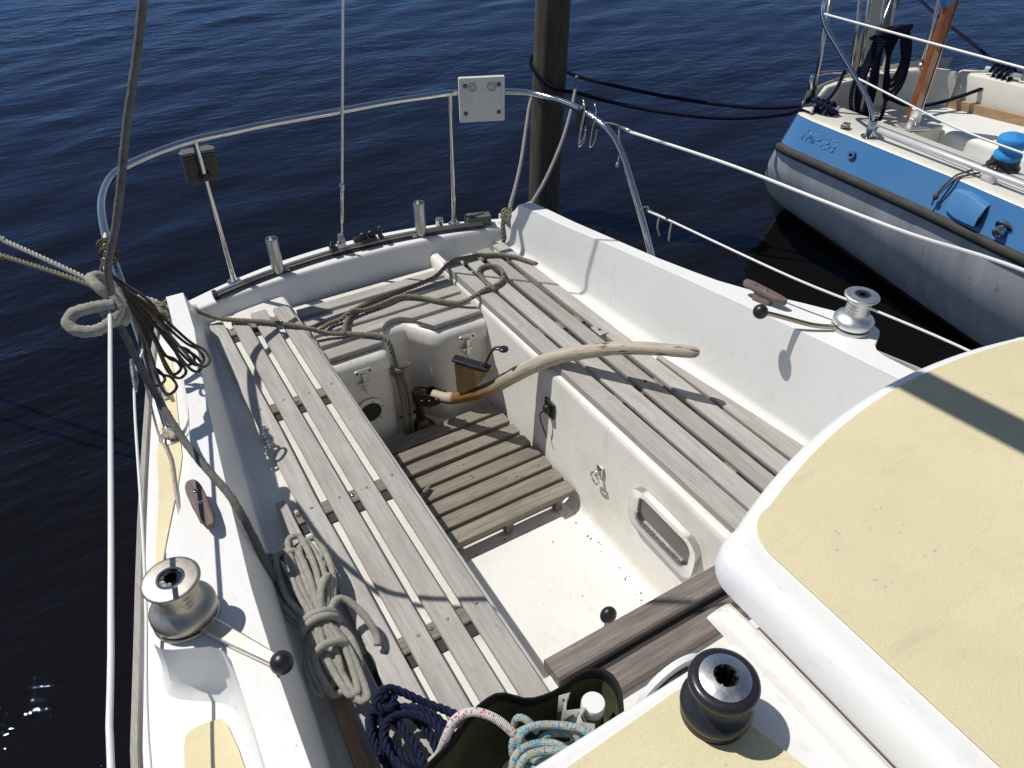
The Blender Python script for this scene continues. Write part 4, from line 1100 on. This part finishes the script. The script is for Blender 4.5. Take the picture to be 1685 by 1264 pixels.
for (t, wd) in ((.55,.034),(.585,.034),(.76,.029)):
    c = A.lerp(B,t)+Vector((.002,0,.022))
    fuzzy(m,[c+Vector((math.cos(a)*wd*1.15,.012*math.sin(a*.5),math.sin(a)*.036)) for a in [2*math.pi*k/12 for k in range(13)]],.0090,.10)
m.build('wraps', 'rope_fuzzy', hh)
m = MB()
fuzzy(m,[Cn+Vector((.02,-.0,.03)),Cn+Vector((.05,.03,.045)),Cn+Vector((.075,.025,.035)),Cn+Vector((.098,-.02,.012)),Cn+Vector((.105,-.065,-.012)),Cn+Vector((.098,-.085,-.022))],.0088,.10)
fuzzy(m,[Cn+Vector((.01,.02,.04)),Cn+Vector((.035,.075,.055)),Cn+Vector((.062,.105,.045)),Cn+Vector((.05,.07,.03)),Cn+Vector((.03,.02,.025))],.0088,.10)
m.build('tail', 'rope_fuzzy', hh)

# navy coil at the front of the left seat
nv = empty('navy_coil', (-.66,-1.97,-.03))
tag(nv, 'coil of dark blue three-strand rope lying on the left seat', 'rope')
m = MB()
NR = .0092
m.rope([(-.705,-1.885,-.005),(-.675,-1.868,.012),(-.650,-1.885,.03),(-.672,-1.91,.035),(-.69,-1.89,.045),(-.662,-1.872,.05),(-.635,-1.885,.035),(-.60,-1.925,.02),(-.565,-1.965,.015),(-.545,-2.0,.02)],NR)
for k, (cx, cy, rx, ry, z, a) in enumerate(((-.665,-1.97,.045,.095,.0,.2),(-.640,-1.985,.050,.085,.016,.45),(-.69,-1.985,.032,.10,.018,.1),(-.655,-2.0,.052,.075,.035,.3))):
    ring = []
    for i in range(15):
        t = 2*math.pi*i/13+k
        px, py = rx*math.cos(t), ry*math.sin(t)
        ring.append((cx+px*math.cos(a)-py*math.sin(a), cy+px*math.sin(a)+py*math.cos(a), z+.006*math.sin(2*t+k)))
    m.rope(ring,NR)
m.build('coils', 'rope_navy', nv)

# ------------------------------------------------------------ tool bag and what is in it
bag = empty('tool_bag', (-.45,-2.2,-.03))
tag(bag, 'open black and olive canvas tool bag standing before the cabin', 'bag')
RIM = [(-.74,-2.15,.075),(-.685,-2.085,.095),(-.610,-2.060,.10),(-.548,-2.032,.105),(-.480,-2.024,.105),(-.434,-2.062,.10),(-.391,-2.075,.10),(-.350,-2.078,.105),(-.307,-2.076,.11),(-.266,-2.096,.11),(-.262,-2.14,.11),(-.29,-2.19,.11),(-.33,-2.25,.105),(-.42,-2.29,.10),(-.55,-2.30,.09),(-.66,-2.26,.08),(-.74,-2.15,.075)]
rim = resample(RIM, .02)
cen = Vector((-.49,-2.18,0))
def bagring(f, z0, t):
    return [(cen.x+(p.x-cen.x)*f, cen.y+(p.y-cen.y)*f, -.028+(p.z+.028)*t) for p in rim[:-1]]
m = MB(); m.loft([bagring(.90,0,0),bagring(.93,0,.3),bagring(.97,0,.7),bagring(1.0,0,.80)],True,False); m.build('outer_side', 'bag_black', bag)
m = MB(); m.loft([bagring(.965,0,.80),bagring(.93,0,.60),bagring(.90,0,.3),bagring(.87,0,.04)],True,False); m.f.append(tuple(range(len(m.v)-len(rim)+1, len(m.v)))); m.build('lining', 'bag_green', bag)
m = MB(); m.loft([bagring(1.003,0,.78),bagring(1.006,0,.9),bagring(1.006,0,.97),bagring(.995,0,1.0),bagring(.98,0,1.0),bagring(.966,0,.97),bagring(.962,0,.78)],True,False); m.build('binding', 'bag_black', bag)
m = MB()
pk = []
for i in range(14):
    t = i/13
    p = Vector((-.380,-2.095,0)).lerp(Vector((-.380,-2.225,0)), t)
    wv = .008*math.sin(t*22)
    pk.append([(p.x+wv,p.y,.02),(p.x+wv*1.6+.012*math.sin(t*3.1),p.y,.07+.008*math.sin(t*13)),(p.x+wv*2+.02*math.sin(t*3.1),p.y,.108+.010*math.sin(t*17))])
m.loft(pk,False,False); o = m.build('pocket', 'canvas_grey', bag)
sol = o.modifiers.new('s','SOLIDIFY'); sol.thickness = .004
jr = MB(); jr.lathe([(.022,-.03),(.022,.072),(.020,.077)],(-.327,-2.140,0),20); j = jr.build('jar', 'stick_wood'); tag(j, 'small jar with white lid standing in the tool bag', 'jar')
m = MB(); m.lathe([(.0245,.077),(.0245,.100),(.0225,.1035),(.002,.1038)],(-.327,-2.140,0),24); m.build('lid', 'white_plastic', j, True, sharp=40)
rd = empty('white_line', (-.55,-2.12,.1))
tag(rd, 'white red-flecked braided rope arching over the bag rim', 'rope')
m = MB(); m.tube(resample([(-.650,-2.03,-.01),(-.628,-2.050,.05),(-.612,-2.052,.10),(-.585,-2.045,.135),(-.552,-2.055,.148),(-.520,-2.085,.140),(-.498,-2.12,.115),(-.482,-2.15,.085),(-.475,-2.18,.06)],.006),.0088,10); m.build('arch', 'rope_redfleck', rd)
bl = empty('blue_line_bundle', (-.49,-2.22,.1))
tag(bl, 'bundle of beige and blue flecked braided rope in the tool bag', 'rope')
m = MB()
for k, (cx, cy, cz, rx, ry, a, ph) in enumerate(((-.455,-2.165,.10,.065,.035,-.5,0),(-.44,-2.175,.115,.070,.030,-.6,1),(-.485,-2.195,.105,.055,.04,-.4,2),(-.425,-2.195,.09,.06,.035,-.7,.5),(-.465,-2.215,.115,.07,.03,-.5,1.4))):
    ring = []
    for i in range(15):
        t = 2*math.pi*i/13+ph
        px, py = rx*math.cos(t), ry*math.sin(t)
        ring.append((cx+px*math.cos(a)-py*math.sin(a), cy+px*math.sin(a)+py*math.cos(a), cz+.018*math.sin(t)+.006*math.sin(3*t)))
    m.tube(resample(ring,.006),.0078,9)
m.tube(resample([(-.49,-2.10,.08),(-.478,-2.095,.115),(-.465,-2.11,.12),(-.455,-2.135,.105)],.006),.0075,9)
m.build('coils', 'rope_bluefleck', bl)
m = MB(); m.obox((-.758,-1.93,-.012),(.06,1,0),(1,-.06,0),(0,0,1),.30,.030,.028); o = m.build('wood_stick', 'stick_wood', None, True, .004); tag(o, 'brown wooden stick lying between left seat and coaming', 'stick')
# bulkhead compass under the roof edge
cp = MB(); cp.lathe([(.034,.0),(.040,.012),(.050,.028),(.052,.046),(.048,.050)],(-.390,-2.409,.550),26,Matrix.Rotation(R(-90),4,'X'),True); c_ = cp.build('bulkhead_compass', 'black_plastic', boat, True, sharp=40)
m = MB(); m.lathe([(.052,.050),(.061,.051),(.062,.056),(.058,.061),(.046,.061),(.044,.056)],(-.390,-2.409,.550),30,Matrix.Rotation(R(-90),4,'X'),True); m.build('bezel', 'white_plastic', c_, True, sharp=40)

# ------------------------------------------------------------ mooring pile
pl = empty('mooring_pile', (1.77,1.2,WZ))
tag(pl, 'dark weathered wooden mooring pile behind the right stern corner', 'pile')
m = MB(); prf = []
rp = random.Random(2)
zz = [-2.6,-1.2,-.75,-.5,-.2,.1,.4,.7,1.0,1.4]
m.loft([[(1.768+.012*z+(.100+.004*math.sin(3*a+z*2)+.003*math.sin(7*a-z))*math.cos(a),1.2+(.100+.004*math.cos(2*a+z*3))*math.sin(a),z) for a in [2*math.pi*k/28 for k in range(28)]] for z in zz])
o = m.build('trunk', 'pile_wood', pl)
o.rotation_euler = (0,0,0)
# navy mooring lines between pile and neighbouring boat
rope3('navy_mooring_line', [(1.70,1.30,.225),(1.652,1.23,.20),(1.662,1.15,.15),(1.70,1.095,.105),(1.77,1.065,.075),(1.86,1.02,.058),(1.96,.83,.045),(2.142,.56,.034),(2.376,.29,.041),(2.60,.08,.09),(2.73,.0,.15)], .0115, 'rope_navy_dark', 'lower navy rope from the pile to the blue and white boat', 'mooring line', 'navy lines to the pile')
rope3('navy_mooring_line', [(1.70,1.31,.21),(1.80,1.33,.16),(1.89,1.285,.135),(1.967,1.165,.10),(2.158,.835,.077),(2.352,.515,.073),(2.542,.23,.090),(2.685,.05,.13),(2.75,-.0,.17)], .0115, 'rope_navy_dark', 'upper navy rope from the pile to the blue and white boat', 'mooring line', 'navy lines to the pile')

lr = random.Random(21); m = MB()
spots = [(.262+lr.uniform(-.02,.02), lr.uniform(-1.9,-1.28), -.5185) for _ in range(34)] + [(lr.uniform(-.15,.26), lr.uniform(-1.30,-1.255), -.5195) for _ in range(26)] + [(lr.uniform(.0,.27), lr.uniform(-1.22,-.75), FZ+.0015) for _ in range(30)] + [(lr.uniform(-.1,.2), lr.uniform(-1.85,-1.35), -.4988) for _ in range(4)]
for (x, y, z) in spots:
    s_ = lr.uniform(.001,.0036); a0 = lr.uniform(0,6.28); n_ = lr.choice((4,5,6))
    ring = [(x+s_*lr.uniform(.5,1.2)*math.cos(a0+6.283*k/n_)*1.3, y+s_*lr.uniform(.5,1.2)*math.sin(a0+6.283*k/n_), z+lr.uniform(0,.0015)) for k in range(n_)]
    m.loft([[(p[0],p[1],p[2]-.0006) for p in ring], ring])
o = m.build('leaf_litter', 'litter', None, False); tag(o, 'crumbs of dead leaves and dirt on the cockpit floor', 'debris', None, 'stuff')
# ------------------------------------------------------------ neighbouring boat
nb = empty('sailboat', (3.3,-1.4,WZ))
tag(nb, 'blue and white sailboat moored to the right behind the pile', 'sailboat')
XC = 3.3
DX = [(-4.5,2.45),(-2.4,2.53),(-1.3,2.585),(-.9,2.610),(-.4,2.615),(-.05,2.618),(.02,2.63),(.045,2.645)]
WLX = [(-4.5,2.60),(-2.4,2.68),(-1.3,2.80),(-.9,2.88),(-.42,3.0),(-.05,3.1),(.10,3.18)]
def hx(y): return ip(y, DX)
def wl(y): return ip(y, WLX)
Y = [-4.5,-3.2,-2.4,-1.8,-1.3,-.9,-.6,-.4,-.2,-.08,.0,.045]
def strip(rows, name, mt, par, smooth=True, thick=0):
    m = MB()
    m.loft(rows, False, False)
    o = m.build(name, mt, par, smooth, sharp=40)
    return o
DZ = .10
for s in (1, -1):
    X = lambda v: v if s > 0 else 2*XC - v
    fl = (lambda r: r) if s > 0 else (lambda r: [q[::-1] for q in r])
    strip(fl([[(X(hx(y)-.055),y+.03,-.068),(X(hx(y)-.033),y+.015,.0),(X(hx(y)),y,DZ)] for y in Y]), 'blue_band', 'blue_paint', nb)
    m = MB()
    m.loft([[(X(hx(y)-.048),y+.03,-.056),(X(hx(y)-.070),y+.035,-.062),(X(hx(y)-.077),y+.04,-.080),(X(hx(y)-.071),y+.045,-.100),(X(hx(y)-.046),y+.05,-.116)] for y in Y])
    m.build('rubbing_strake', 'rub_strake', nb, True, sharp=60)
    def hp(y):
        a, b = hx(y)-.048, wl(y)
        out = []
        for t in (0,.15,.3,.45,.6,.75,.9,1.0):
            z = -.112 + (WZ+.05+.112)*t
            out.append((X(a+.0*t+(b-a)*(t**2.2)), y+.05+.22*t*ip(y,[(-1,0),(.1,1)]), z))
        return out
    strip(fl([hp(y)[::-1] for y in Y]), 'topside', 'neighbour_hull', nb)
    strip(fl([[(X(wl(y)+.014),y+.27*ip(y,[(-1,0),(.1,1)]),WZ+.026),(X(wl(y)+.0005),y+.27*ip(y,[(-1,0),(.1,1)]),WZ+.051)] for y in Y]), 'waterline_band', 'boot_top', nb)
    strip(fl([[(X(wl(y)+.5),y,WZ-.6),(X(wl(y)+.07),y+.27*ip(y,[(-1,0),(.1,1)]),WZ-.05),(X(wl(y)+.0138),y+.27*ip(y,[(-1,0),(.1,1)]),WZ+.0265)] for y in Y]), 'underbody', 'antifoul', nb)
# transom cap
xs = [2.66+i*.08 for i in range(17)]
m = MB()
def bow(x): return .045 + .10*(1-((x-XC)/.64)**2)
m.loft([[(x if abs(x-XC)<.6 else x,bow(x)-.02,DZ+.12),(x,bow(x),DZ),(x,bow(x)+.06,-.13),(XC+(x-XC)*.8,bow(x)+.2,-.5),(XC+(x-XC)*.3,bow(x)+.27,WZ-.1)] for x in xs], False, False)
m.build('transom', 'neighbour_white', nb, True, sharp=40)
# near side deck with rounded inner edge, cockpit
def ndeck(s):
    X = lambda v: v if s > 0 else 2*XC - v
    m = MB()
    r = [[(X(hx(y)-.001),y,DZ-.001),(X(hx(y)+.006),y,DZ+.006),(X(hx(y)+.03),y,DZ+.007),(X(2.92),y,DZ+.004),(X(2.935),y,DZ-.004),(X(2.94),y,-.14)] for y in Y]
    m.loft(r[::-1] if s > 0 else r, False, False); m.build('side_deck', 'neighbour_white', nb, True, sharp=45)
ndeck(1)
m = MB(); m.box((2.92,-4.0,-.22),(3.75,.05,-.16)); m.build('cockpit_floor', 'neighbour_white', nb, False)
# curved stern coaming (inside face in shade) and far coaming
m = MB(); q = []
arc = [(2.66,-.02),(2.74,.02),(2.85,.048),(3.0,.064),(3.15,.068),(3.3,.058),(3.45,.035),(3.6,-.01),(3.70,-.07),(3.745,-.14)]
for (x, y) in arc:
    q.append([(x,y-.02,-.18),(x,y-.015,.19 if x > 2.8 else .12+.07*(x-2.66)/.14),(x,y-.003,.205 if x > 2.8 else .125+.08*(x-2.66)/.14),(x,y+.05,.205 if x > 2.8 else .125+.08*(x-2.66)/.14),(x,y+.075,.08)])
m.loft(q, False, False); m.build('stern_coaming', 'neighbour_white', nb, True, sharp=45)
fc = [(-.13,3.745),(-.4,3.80),(-.7,3.87),(-1.2,3.95),(-3.5,4.0)]
m = MB(); m.loft([[(x,y,-.10),(x+.02,y,.06),(x+.03,y,.19),(x+.045,y,.203),(x+.16,y,.203),(x+.2,y,.09),(2*XC-hx(y),y,.09)] for (y, x) in fc[::-1]], False, False); m.build('far_coaming', 'neighbour_white', nb, True, sharp=45)
m = MB(); m.loft([[(x-.012,y,-.02),(x-.008,y,.055),(x+.02,y,.058),(x+.012,y,-.02)] for (y, x) in fc]); m.build('wood_strip', 'plywood', nb, False)
# seats and engine box
m = MB(); m.loft([[(3.42,y,-.17),(3.42,y,-.02),(3.44,y,.0),(3.90,y,.004),(3.90,y,-.17)] for y in (-3.0,-1.0,-.4,-.12)]); m.build('far_seat', 'white', nb, True, .02, 3)
m = MB(); m.box((2.94,-.36,-.17),(3.42,.04,.02)); m.build('lazarette', 'neighbour_white', nb, True, .012)
m = MB(); m.obox((3.20,-.30,.030),(1,-.35,0),(.35,1,0),(0,0,1),.16,.11,.012); m.obox((3.235,-.285,.075),(1,0,.2),(0,1,0),(-.2,0,1),.035,.05,.10); m.obox((3.19,-.30,.055),(1,0,0),(0,1,0),(0,0,1),.03,.03,.05); m.build('rudder_fitting', 'alu_bright', nb, True, .004)
# varnished tiller folded upright
t_ = empty('upright_tiller', (3.26,-.25,.06))
tag(t_, 'varnished orange-brown tiller standing upright on the neighbouring boat', 'tiller')
m = MB(); m.loft([[(3.262+dx-.015*z,-.25+dy,z) for dx, dy in ((-.034,-.016),(.034,-.016),(.034,.016),(-.034,.016))] for z in (.05,.2,.4,.66)]); m.build('blade', 'varnish_wood', t_, True, .006)
m = MB(); m.loft([[(3.302+dx-.015*z,-.25+dy,z) for dx, dy in ((-.004,-.020),(.004,-.020),(.004,.020),(-.004,.020))] for z in (.05,.2,.4,.70)]); m.build('metal_strap', 'stainless_dull', t_, False)
m = MB(); m.obox((3.235,-.25,.67),(1,0,.5),(0,1,0),(-.5,0,1),.09,.04,.05); m.build('blue_tip', 'blue_paint', t_, True, .006)
# pushpit of the neighbour
pq = empty('pushpit', (0,0,0), nb)
m = MB(); m.tube(resample([(2.668,-.41,.11),(2.662,-.405,.182),(2.66,-.383,.242),(2.66,-.327,.298),(2.66,-.205,.388),(2.66,-.081,.478),(2.66,-.015,.525),(2.66,.035,.575),(2.662,.058,.62),(2.67,.06,.66),(2.70,.075,.70),(2.8,.10,.71),(3.1,.16,.71),(3.5,.12,.71),(3.8,-.05,.71),(3.92,-.3,.66),(3.93,-.45,.11)],.02), .0125, 10, True, False); m.build('rail', 'stainless', pq)
m = MB(); m.lathe([(.042,0),(.042,.006),(.022,.012),(.022,.085),(.018,.09)],(2.668,-.41,DZ+.006),18); m.build('foot', 'stainless', pq, True, sharp=40)
for (a, b) in (((2.735,.03,.12),(2.735,.085,.71)),((3.10,.09,.19),(3.06,.16,.71)),((3.17,.09,.19),(3.14,.16,.71)),((3.27,.09,.19),(3.27,.15,.71)),((3.60,.0,.19),(3.64,.06,.71))):
    m = MB(); m.tube([a,b], .0115, 10, True, False); m.lathe([(.022,0),(.020,.05)],a,12); m.build('post', 'stainless_dull', pq)
m = MB(); m.tube(resample([(2.80,.10,.15),(2.79,.12,.235),(2.83,.125,.255),(2.95,.12,.25),(3.02,.10,.245)],.02),.010,8,True,False); m.build('ladder_rung', 'stainless', pq)
# stern post / outboard bracket behind
m = MB(); m.loft([[(3.45+.14*z+dx,.30+dy,z) for dx, dy in ((-.06,-.05),(.06,-.05),(.06,.05),(-.06,.05))] for z in (.1,.4,.8,1.1)]); m.build('stern_post', 'grey_plastic', nb, True, .01)
for a, b in (((3.13,.05,.20),(3.48,.22,.75)),((3.36,.08,.20),(3.42,.2,.75))):
    m = MB(); m.tube([a,b],.008,8,True,False); m.build('stay_tube', 'stainless_dull', nb)
def nwire(pts, r, name, mt='wire_cover'):
    m = MB(); m.tube(resample(pts,.08), r, 7, True, False); return m.build(name, mt, nb)
nwire([(2.662,.05,.60),(2.66,-.45,.60),(2.66,-1.0,.60),(2.66,-1.8,.60)], .006, 'upper_lifeline')
nwire([(2.662,-.25,.36),(2.66,-.5,.33),(2.66,-.85,.29),(2.665,-1.3,.28),(2.67,-2.0,.28)], .005, 'lower_lifeline')
m = MB(); m.tube([(2.678,-.43,.152),(2.682,-1.0,.150),(2.69,-2.2,.150)], .0135, 12, True, False)
for y in (-1.05,-1.9): m.box((2.672,y-.03,.105),(2.70,y+.03,.15))
m.build('hand_rail', 'alu_paint', nb)
# deck hardware
for (cx, cy, cz, dx, dy) in ((2.745,-.02,.135,.05,-.135),(3.86,-.34,.235,.02,-.16)):
    m = MB(); c = Vector((cx,cy,cz)); d = Vector((dx,dy,0)).normalized()
    m.tube([c-d*.10,c+d*.10],.013,10); m.obox(c-d*.035-Vector((0,0,.02)),d,(d.y,-d.x,0),(0,0,1),.03,.03,.04); m.obox(c+d*.035-Vector((0,0,.02)),d,(d.y,-d.x,0),(0,0,1),.03,.03,.04); m.build('mooring_cleat', 'alu_paint', nb)
m = MB(); m.obox((2.66,-.265,.128),(1,.3,0),(-.3,1,0),(0,0,1),.05,.035,.012); m.tube([(2.64,-.25,.115),(2.68,-.28,.115)],.008,8); m.build('fairlead', 'alu', nb, True, .004)
m = MB(); m.tube([(2.598,-.40,.028),(2.575,-.40,.032)],.021,14); m.build('drain_collar', 'blue_paint', nb, True, sharp=50)
m = MB(); m.tube([(2.5748,-.40,.032),(2.5735,-.40,.0322)],.010,12); m.build('drain_hole', 'black_plastic', nb)
# raised lettering on the blue band
LT = {'T': [((0,1),(1,1)),((.5,1),(.5,0))], 'M': [((0,0),(0,1)),((0,1),(.5,.35)),((.5,.35),(1,1)),((1,1),(1,0))], 'P': [((0,0),(0,1)),((0,1),(1,1)),((1,1),(1,.5)),((1,.5),(0,.5))],
      '2': [((0,1),(1,1)),((1,1),(1,.5)),((1,.5),(0,.5)),((0,.5),(0,0)),((0,0),(1,0))], '8': [((0,0),(0,1)),((0,1),(1,1)),((1,1),(1,0)),((1,0),(0,0)),((0,.5),(1,.5))]}
yc = -.075
for ch in 'TMP 28':
    if ch != ' ':
        m = MB()
        for (a, b) in LT[ch]:
            def wp(p):
                y = yc - p[0]*.032; t = (.040-.052*(1-p[1]))  # height on the band
                z = t+.012
                f = (z+.068)/.168
                return Vector((hx(y)-.055*(1-f)+.0020, y+.03*(1-f), z))
            m.tube([wp(a),wp(b)],.0046,6,True,False)
        m.build('raised_letter', 'blue_paint', nb)
    yc -= .046 if ch != ' ' else .012
# scoop vent and exhaust on the band
m = MB()
def bandx(y, z): f = (z+.068)/.168; return hx(y)-.055*(1-f)
q = []
for (y, w, h0, h1) in ((-.965,.004,.005,.055),(-.985,.020,-.035,.068),(-1.04,.030,-.045,.075),(-1.10,.036,-.045,.068),(-1.15,.040,-.042,.060)):
    q.append([(bandx(y,h0)+.004,y,h0-.004),(bandx(y,h0)-w*.8,y,h0+.01),(bandx(y,(h0+h1)/2)-w,y,(h0+h1)/2),(bandx(y,h1)-w*.7,y,h1-.008),(bandx(y,h1)+.004,y,h1+.004)])
m.loft(q); vs = m.build('scoop_vent', 'blue_paint', nb, True, .004, 2, 30)
m = MB(); m.loft([[(p[0]*1+.002,-1.1515,p[2]*.8+.002) for p in q[-1]],[(p[0]+.002,-1.1520,p[2]*.8+.002) for p in q[-1]]]); m.build('vent_mouth', 'black_plastic', vs, False)
rx = Matrix.Rotation(R(-90-22),4,'Y')
m = MB(); m.lathe([(.040,0),(.040,.006),(.034,.012),(.024,.014),(.024,.045),(.020,.050),(.001,.050)],(bandx(-1.255,.0)+.002,-1.255,.0),22,rx); m.build('exhaust_outlet', 'stainless', nb, True, sharp=35)
# winch with blue cover
m = MB(); m.lathe([(.075,0),(.075,.012),(.066,.02),(.062,.045),(.05,.05)],(2.905,-.985,DZ+.004),26); wb_ = m.build('winch', 'black_alu', nb, True, sharp=40)
m = MB(); m.lathe([(.054,.045),(.060,.052),(.060,.072),(.050,.082),(.047,.094),(.058,.108),(.066,.116),(.068,.145),(.058,.156),(.002,.162)],(2.905,-.985,DZ),22)
rv_ = random.Random(4); m.v = [(v[0]+rv_.uniform(-.0025,.0025),v[1]+rv_.uniform(-.0025,.0025),v[2]+rv_.uniform(-.002,.002)) for v in m.v]
o = m.build('winch_cover', 'cover_blue'); tag(o, 'bright blue fabric winch cover on the neighbouring boat', 'cover')
# navy ropes on the neighbour
m = MB()
c = Vector((2.745,-.02,.14)); d = Vector((.05,-.135,0)).normalized(); e = Vector((d.y,-d.x,0))
for k in range(5):
    o_ = -.07+.03*k
    m.rope([c+d*o_+e*.035-Vector((0,0,.02)),c+d*(o_+.01)+Vector((0,0,.028)),c+d*(o_+.02)-e*.035-Vector((0,0,.01)),c+d*(o_+.03)-e*.02-Vector((0,0,.03)),c+d*(o_+.02)+e*.02-Vector((0,0,.035))],.011)
m.rope([c-d*.09-e*.01,c-d*.05+e*.04+Vector((0,0,.03)),c+d*.02+e*.05+Vector((0,0,.025)),c+d*.08+e*.03-Vector((0,0,.0)),c+d*.10-Vector((0,0,.02))],.011)
o = m.build('cleat_turns', 'rope_navy'); tag(o, 'navy rope turns on the near stern cleat of the blue boat', 'rope')
m = MB()
c = Vector((3.86,-.34,.24)); d = Vector((.02,-.16,0)).normalized(); e = Vector((d.y,-d.x,0))
for k in range(4):
    o_ = -.06+.03*k
    m.rope([c+d*o_+e*.035-Vector((0,0,.01)),c+d*(o_+.01)+Vector((0,0,.03)),c+d*(o_+.02)-e*.035-Vector((0,0,.01)),c+d*(o_+.02)+e*.02-Vector((0,0,.03))],.011)
m.rope([c-e*.02,c+e*-.05+Vector((0,.0,-.05)),Vector((3.72,-.24,.10)),Vector((3.58,-.14,.04)),Vector((3.44,-.08,.045)),Vector((3.30,-.03,.10))],.011)
m.rope([c+d*.03,c+Vector((.2,.35,.05)),c+Vector((.9,1.2,.05)),c+Vector((2.5,3.0,.1))],.010)
o = m.build('far_mooring_line', 'rope_navy_dark'); tag(o, 'navy rope on the far stern cleat of the blue boat', 'rope')
cl = empty('hanging_coil', (3.1,.05,.2))
tag(cl, 'dark navy rope coil hanging at the stern of the blue boat', 'rope')
m = MB(); rc = random.Random(9)
for k in range(4):
    x0 = 3.08+.012*k; w = .055+.012*k; zb = .06-.03*k
    m.rope([(x0+.10,.0,.48),(x0+.02,-.01*k,.44),(x0-w,-.02-.01*k,.30),(x0-w*1.15,-.03-.01*k,.16),(x0-w*.5,-.05,zb),(x0+w*.3,-.05,zb+.005),(x0+w*.55,-.035,.16),(x0+.04,-.01,.34),(x0+.09,.01,.47)],.0115)
for k in range(4):
    x0 = 3.28+.014*k; w = .050+.010*k; zb = .22-.035*k
    m.rope([(x0-.02,.0,.48),(x0-.07-w*.3,-.01*k,.42),(x0-w*1.4,-.03,.32),(x0-w*.8,-.045,zb),(x0+w*.2,-.05,zb-.01),(x0+w,-.04,zb+.08),(x0+w*.9,-.02,.36),(x0+.02,.01,.47)],.0115)
for k in range(5):
    m.rope([(3.08+.02*k,.03,.43),(3.14+.02*k,-.035,.475),(3.23+.02*k,-.04,.485),(3.33+.012*k,.02,.43)],.0115)
m.rope([(3.02,.0,.30),(2.97,-.03,.17),(2.96,-.08,.08),(3.0,-.14,.035),(3.1,-.16,.04),(3.17,-.12,.10),(3.23,-.06,.22)],.0115)
m.rope([(2.74,-.02,.15),(2.82,.0,.155),(2.90,.02,.20),(2.96,.045,.28)],.010)
m.build('coils', 'rope_navy_dark', cl)
m = MB(); m.tube(resample([(2.83,-.97,.145),(2.75,-.955,.125),(2.66,-.945,.118),(2.605,-.94,.112),(2.575,-.925,.07),(2.555,-.915,.02),(2.545,-.915,-.03)],.012),.0045,6); m.tube(resample([(2.84,-.99,.13),(2.72,-.985,.12),(2.62,-.965,.113),(2.58,-.945,.085),(2.55,-.92,.015)],.012),.0040,6); m.sphere((2.548,-.918,.012),.014,8,6)
o = m.build('thin_line', 'rope_brown'); tag(o, 'thin dark cord hanging over the blue band from the covered winch', 'cord')
m = MB(); m.tube(resample([(2.70,-.10,.10),(2.60,.05,.105),(2.57,.02,.07),(2.53,.03,-.03),(2.515,.05,-.10)],.012),.008,6) if False else None
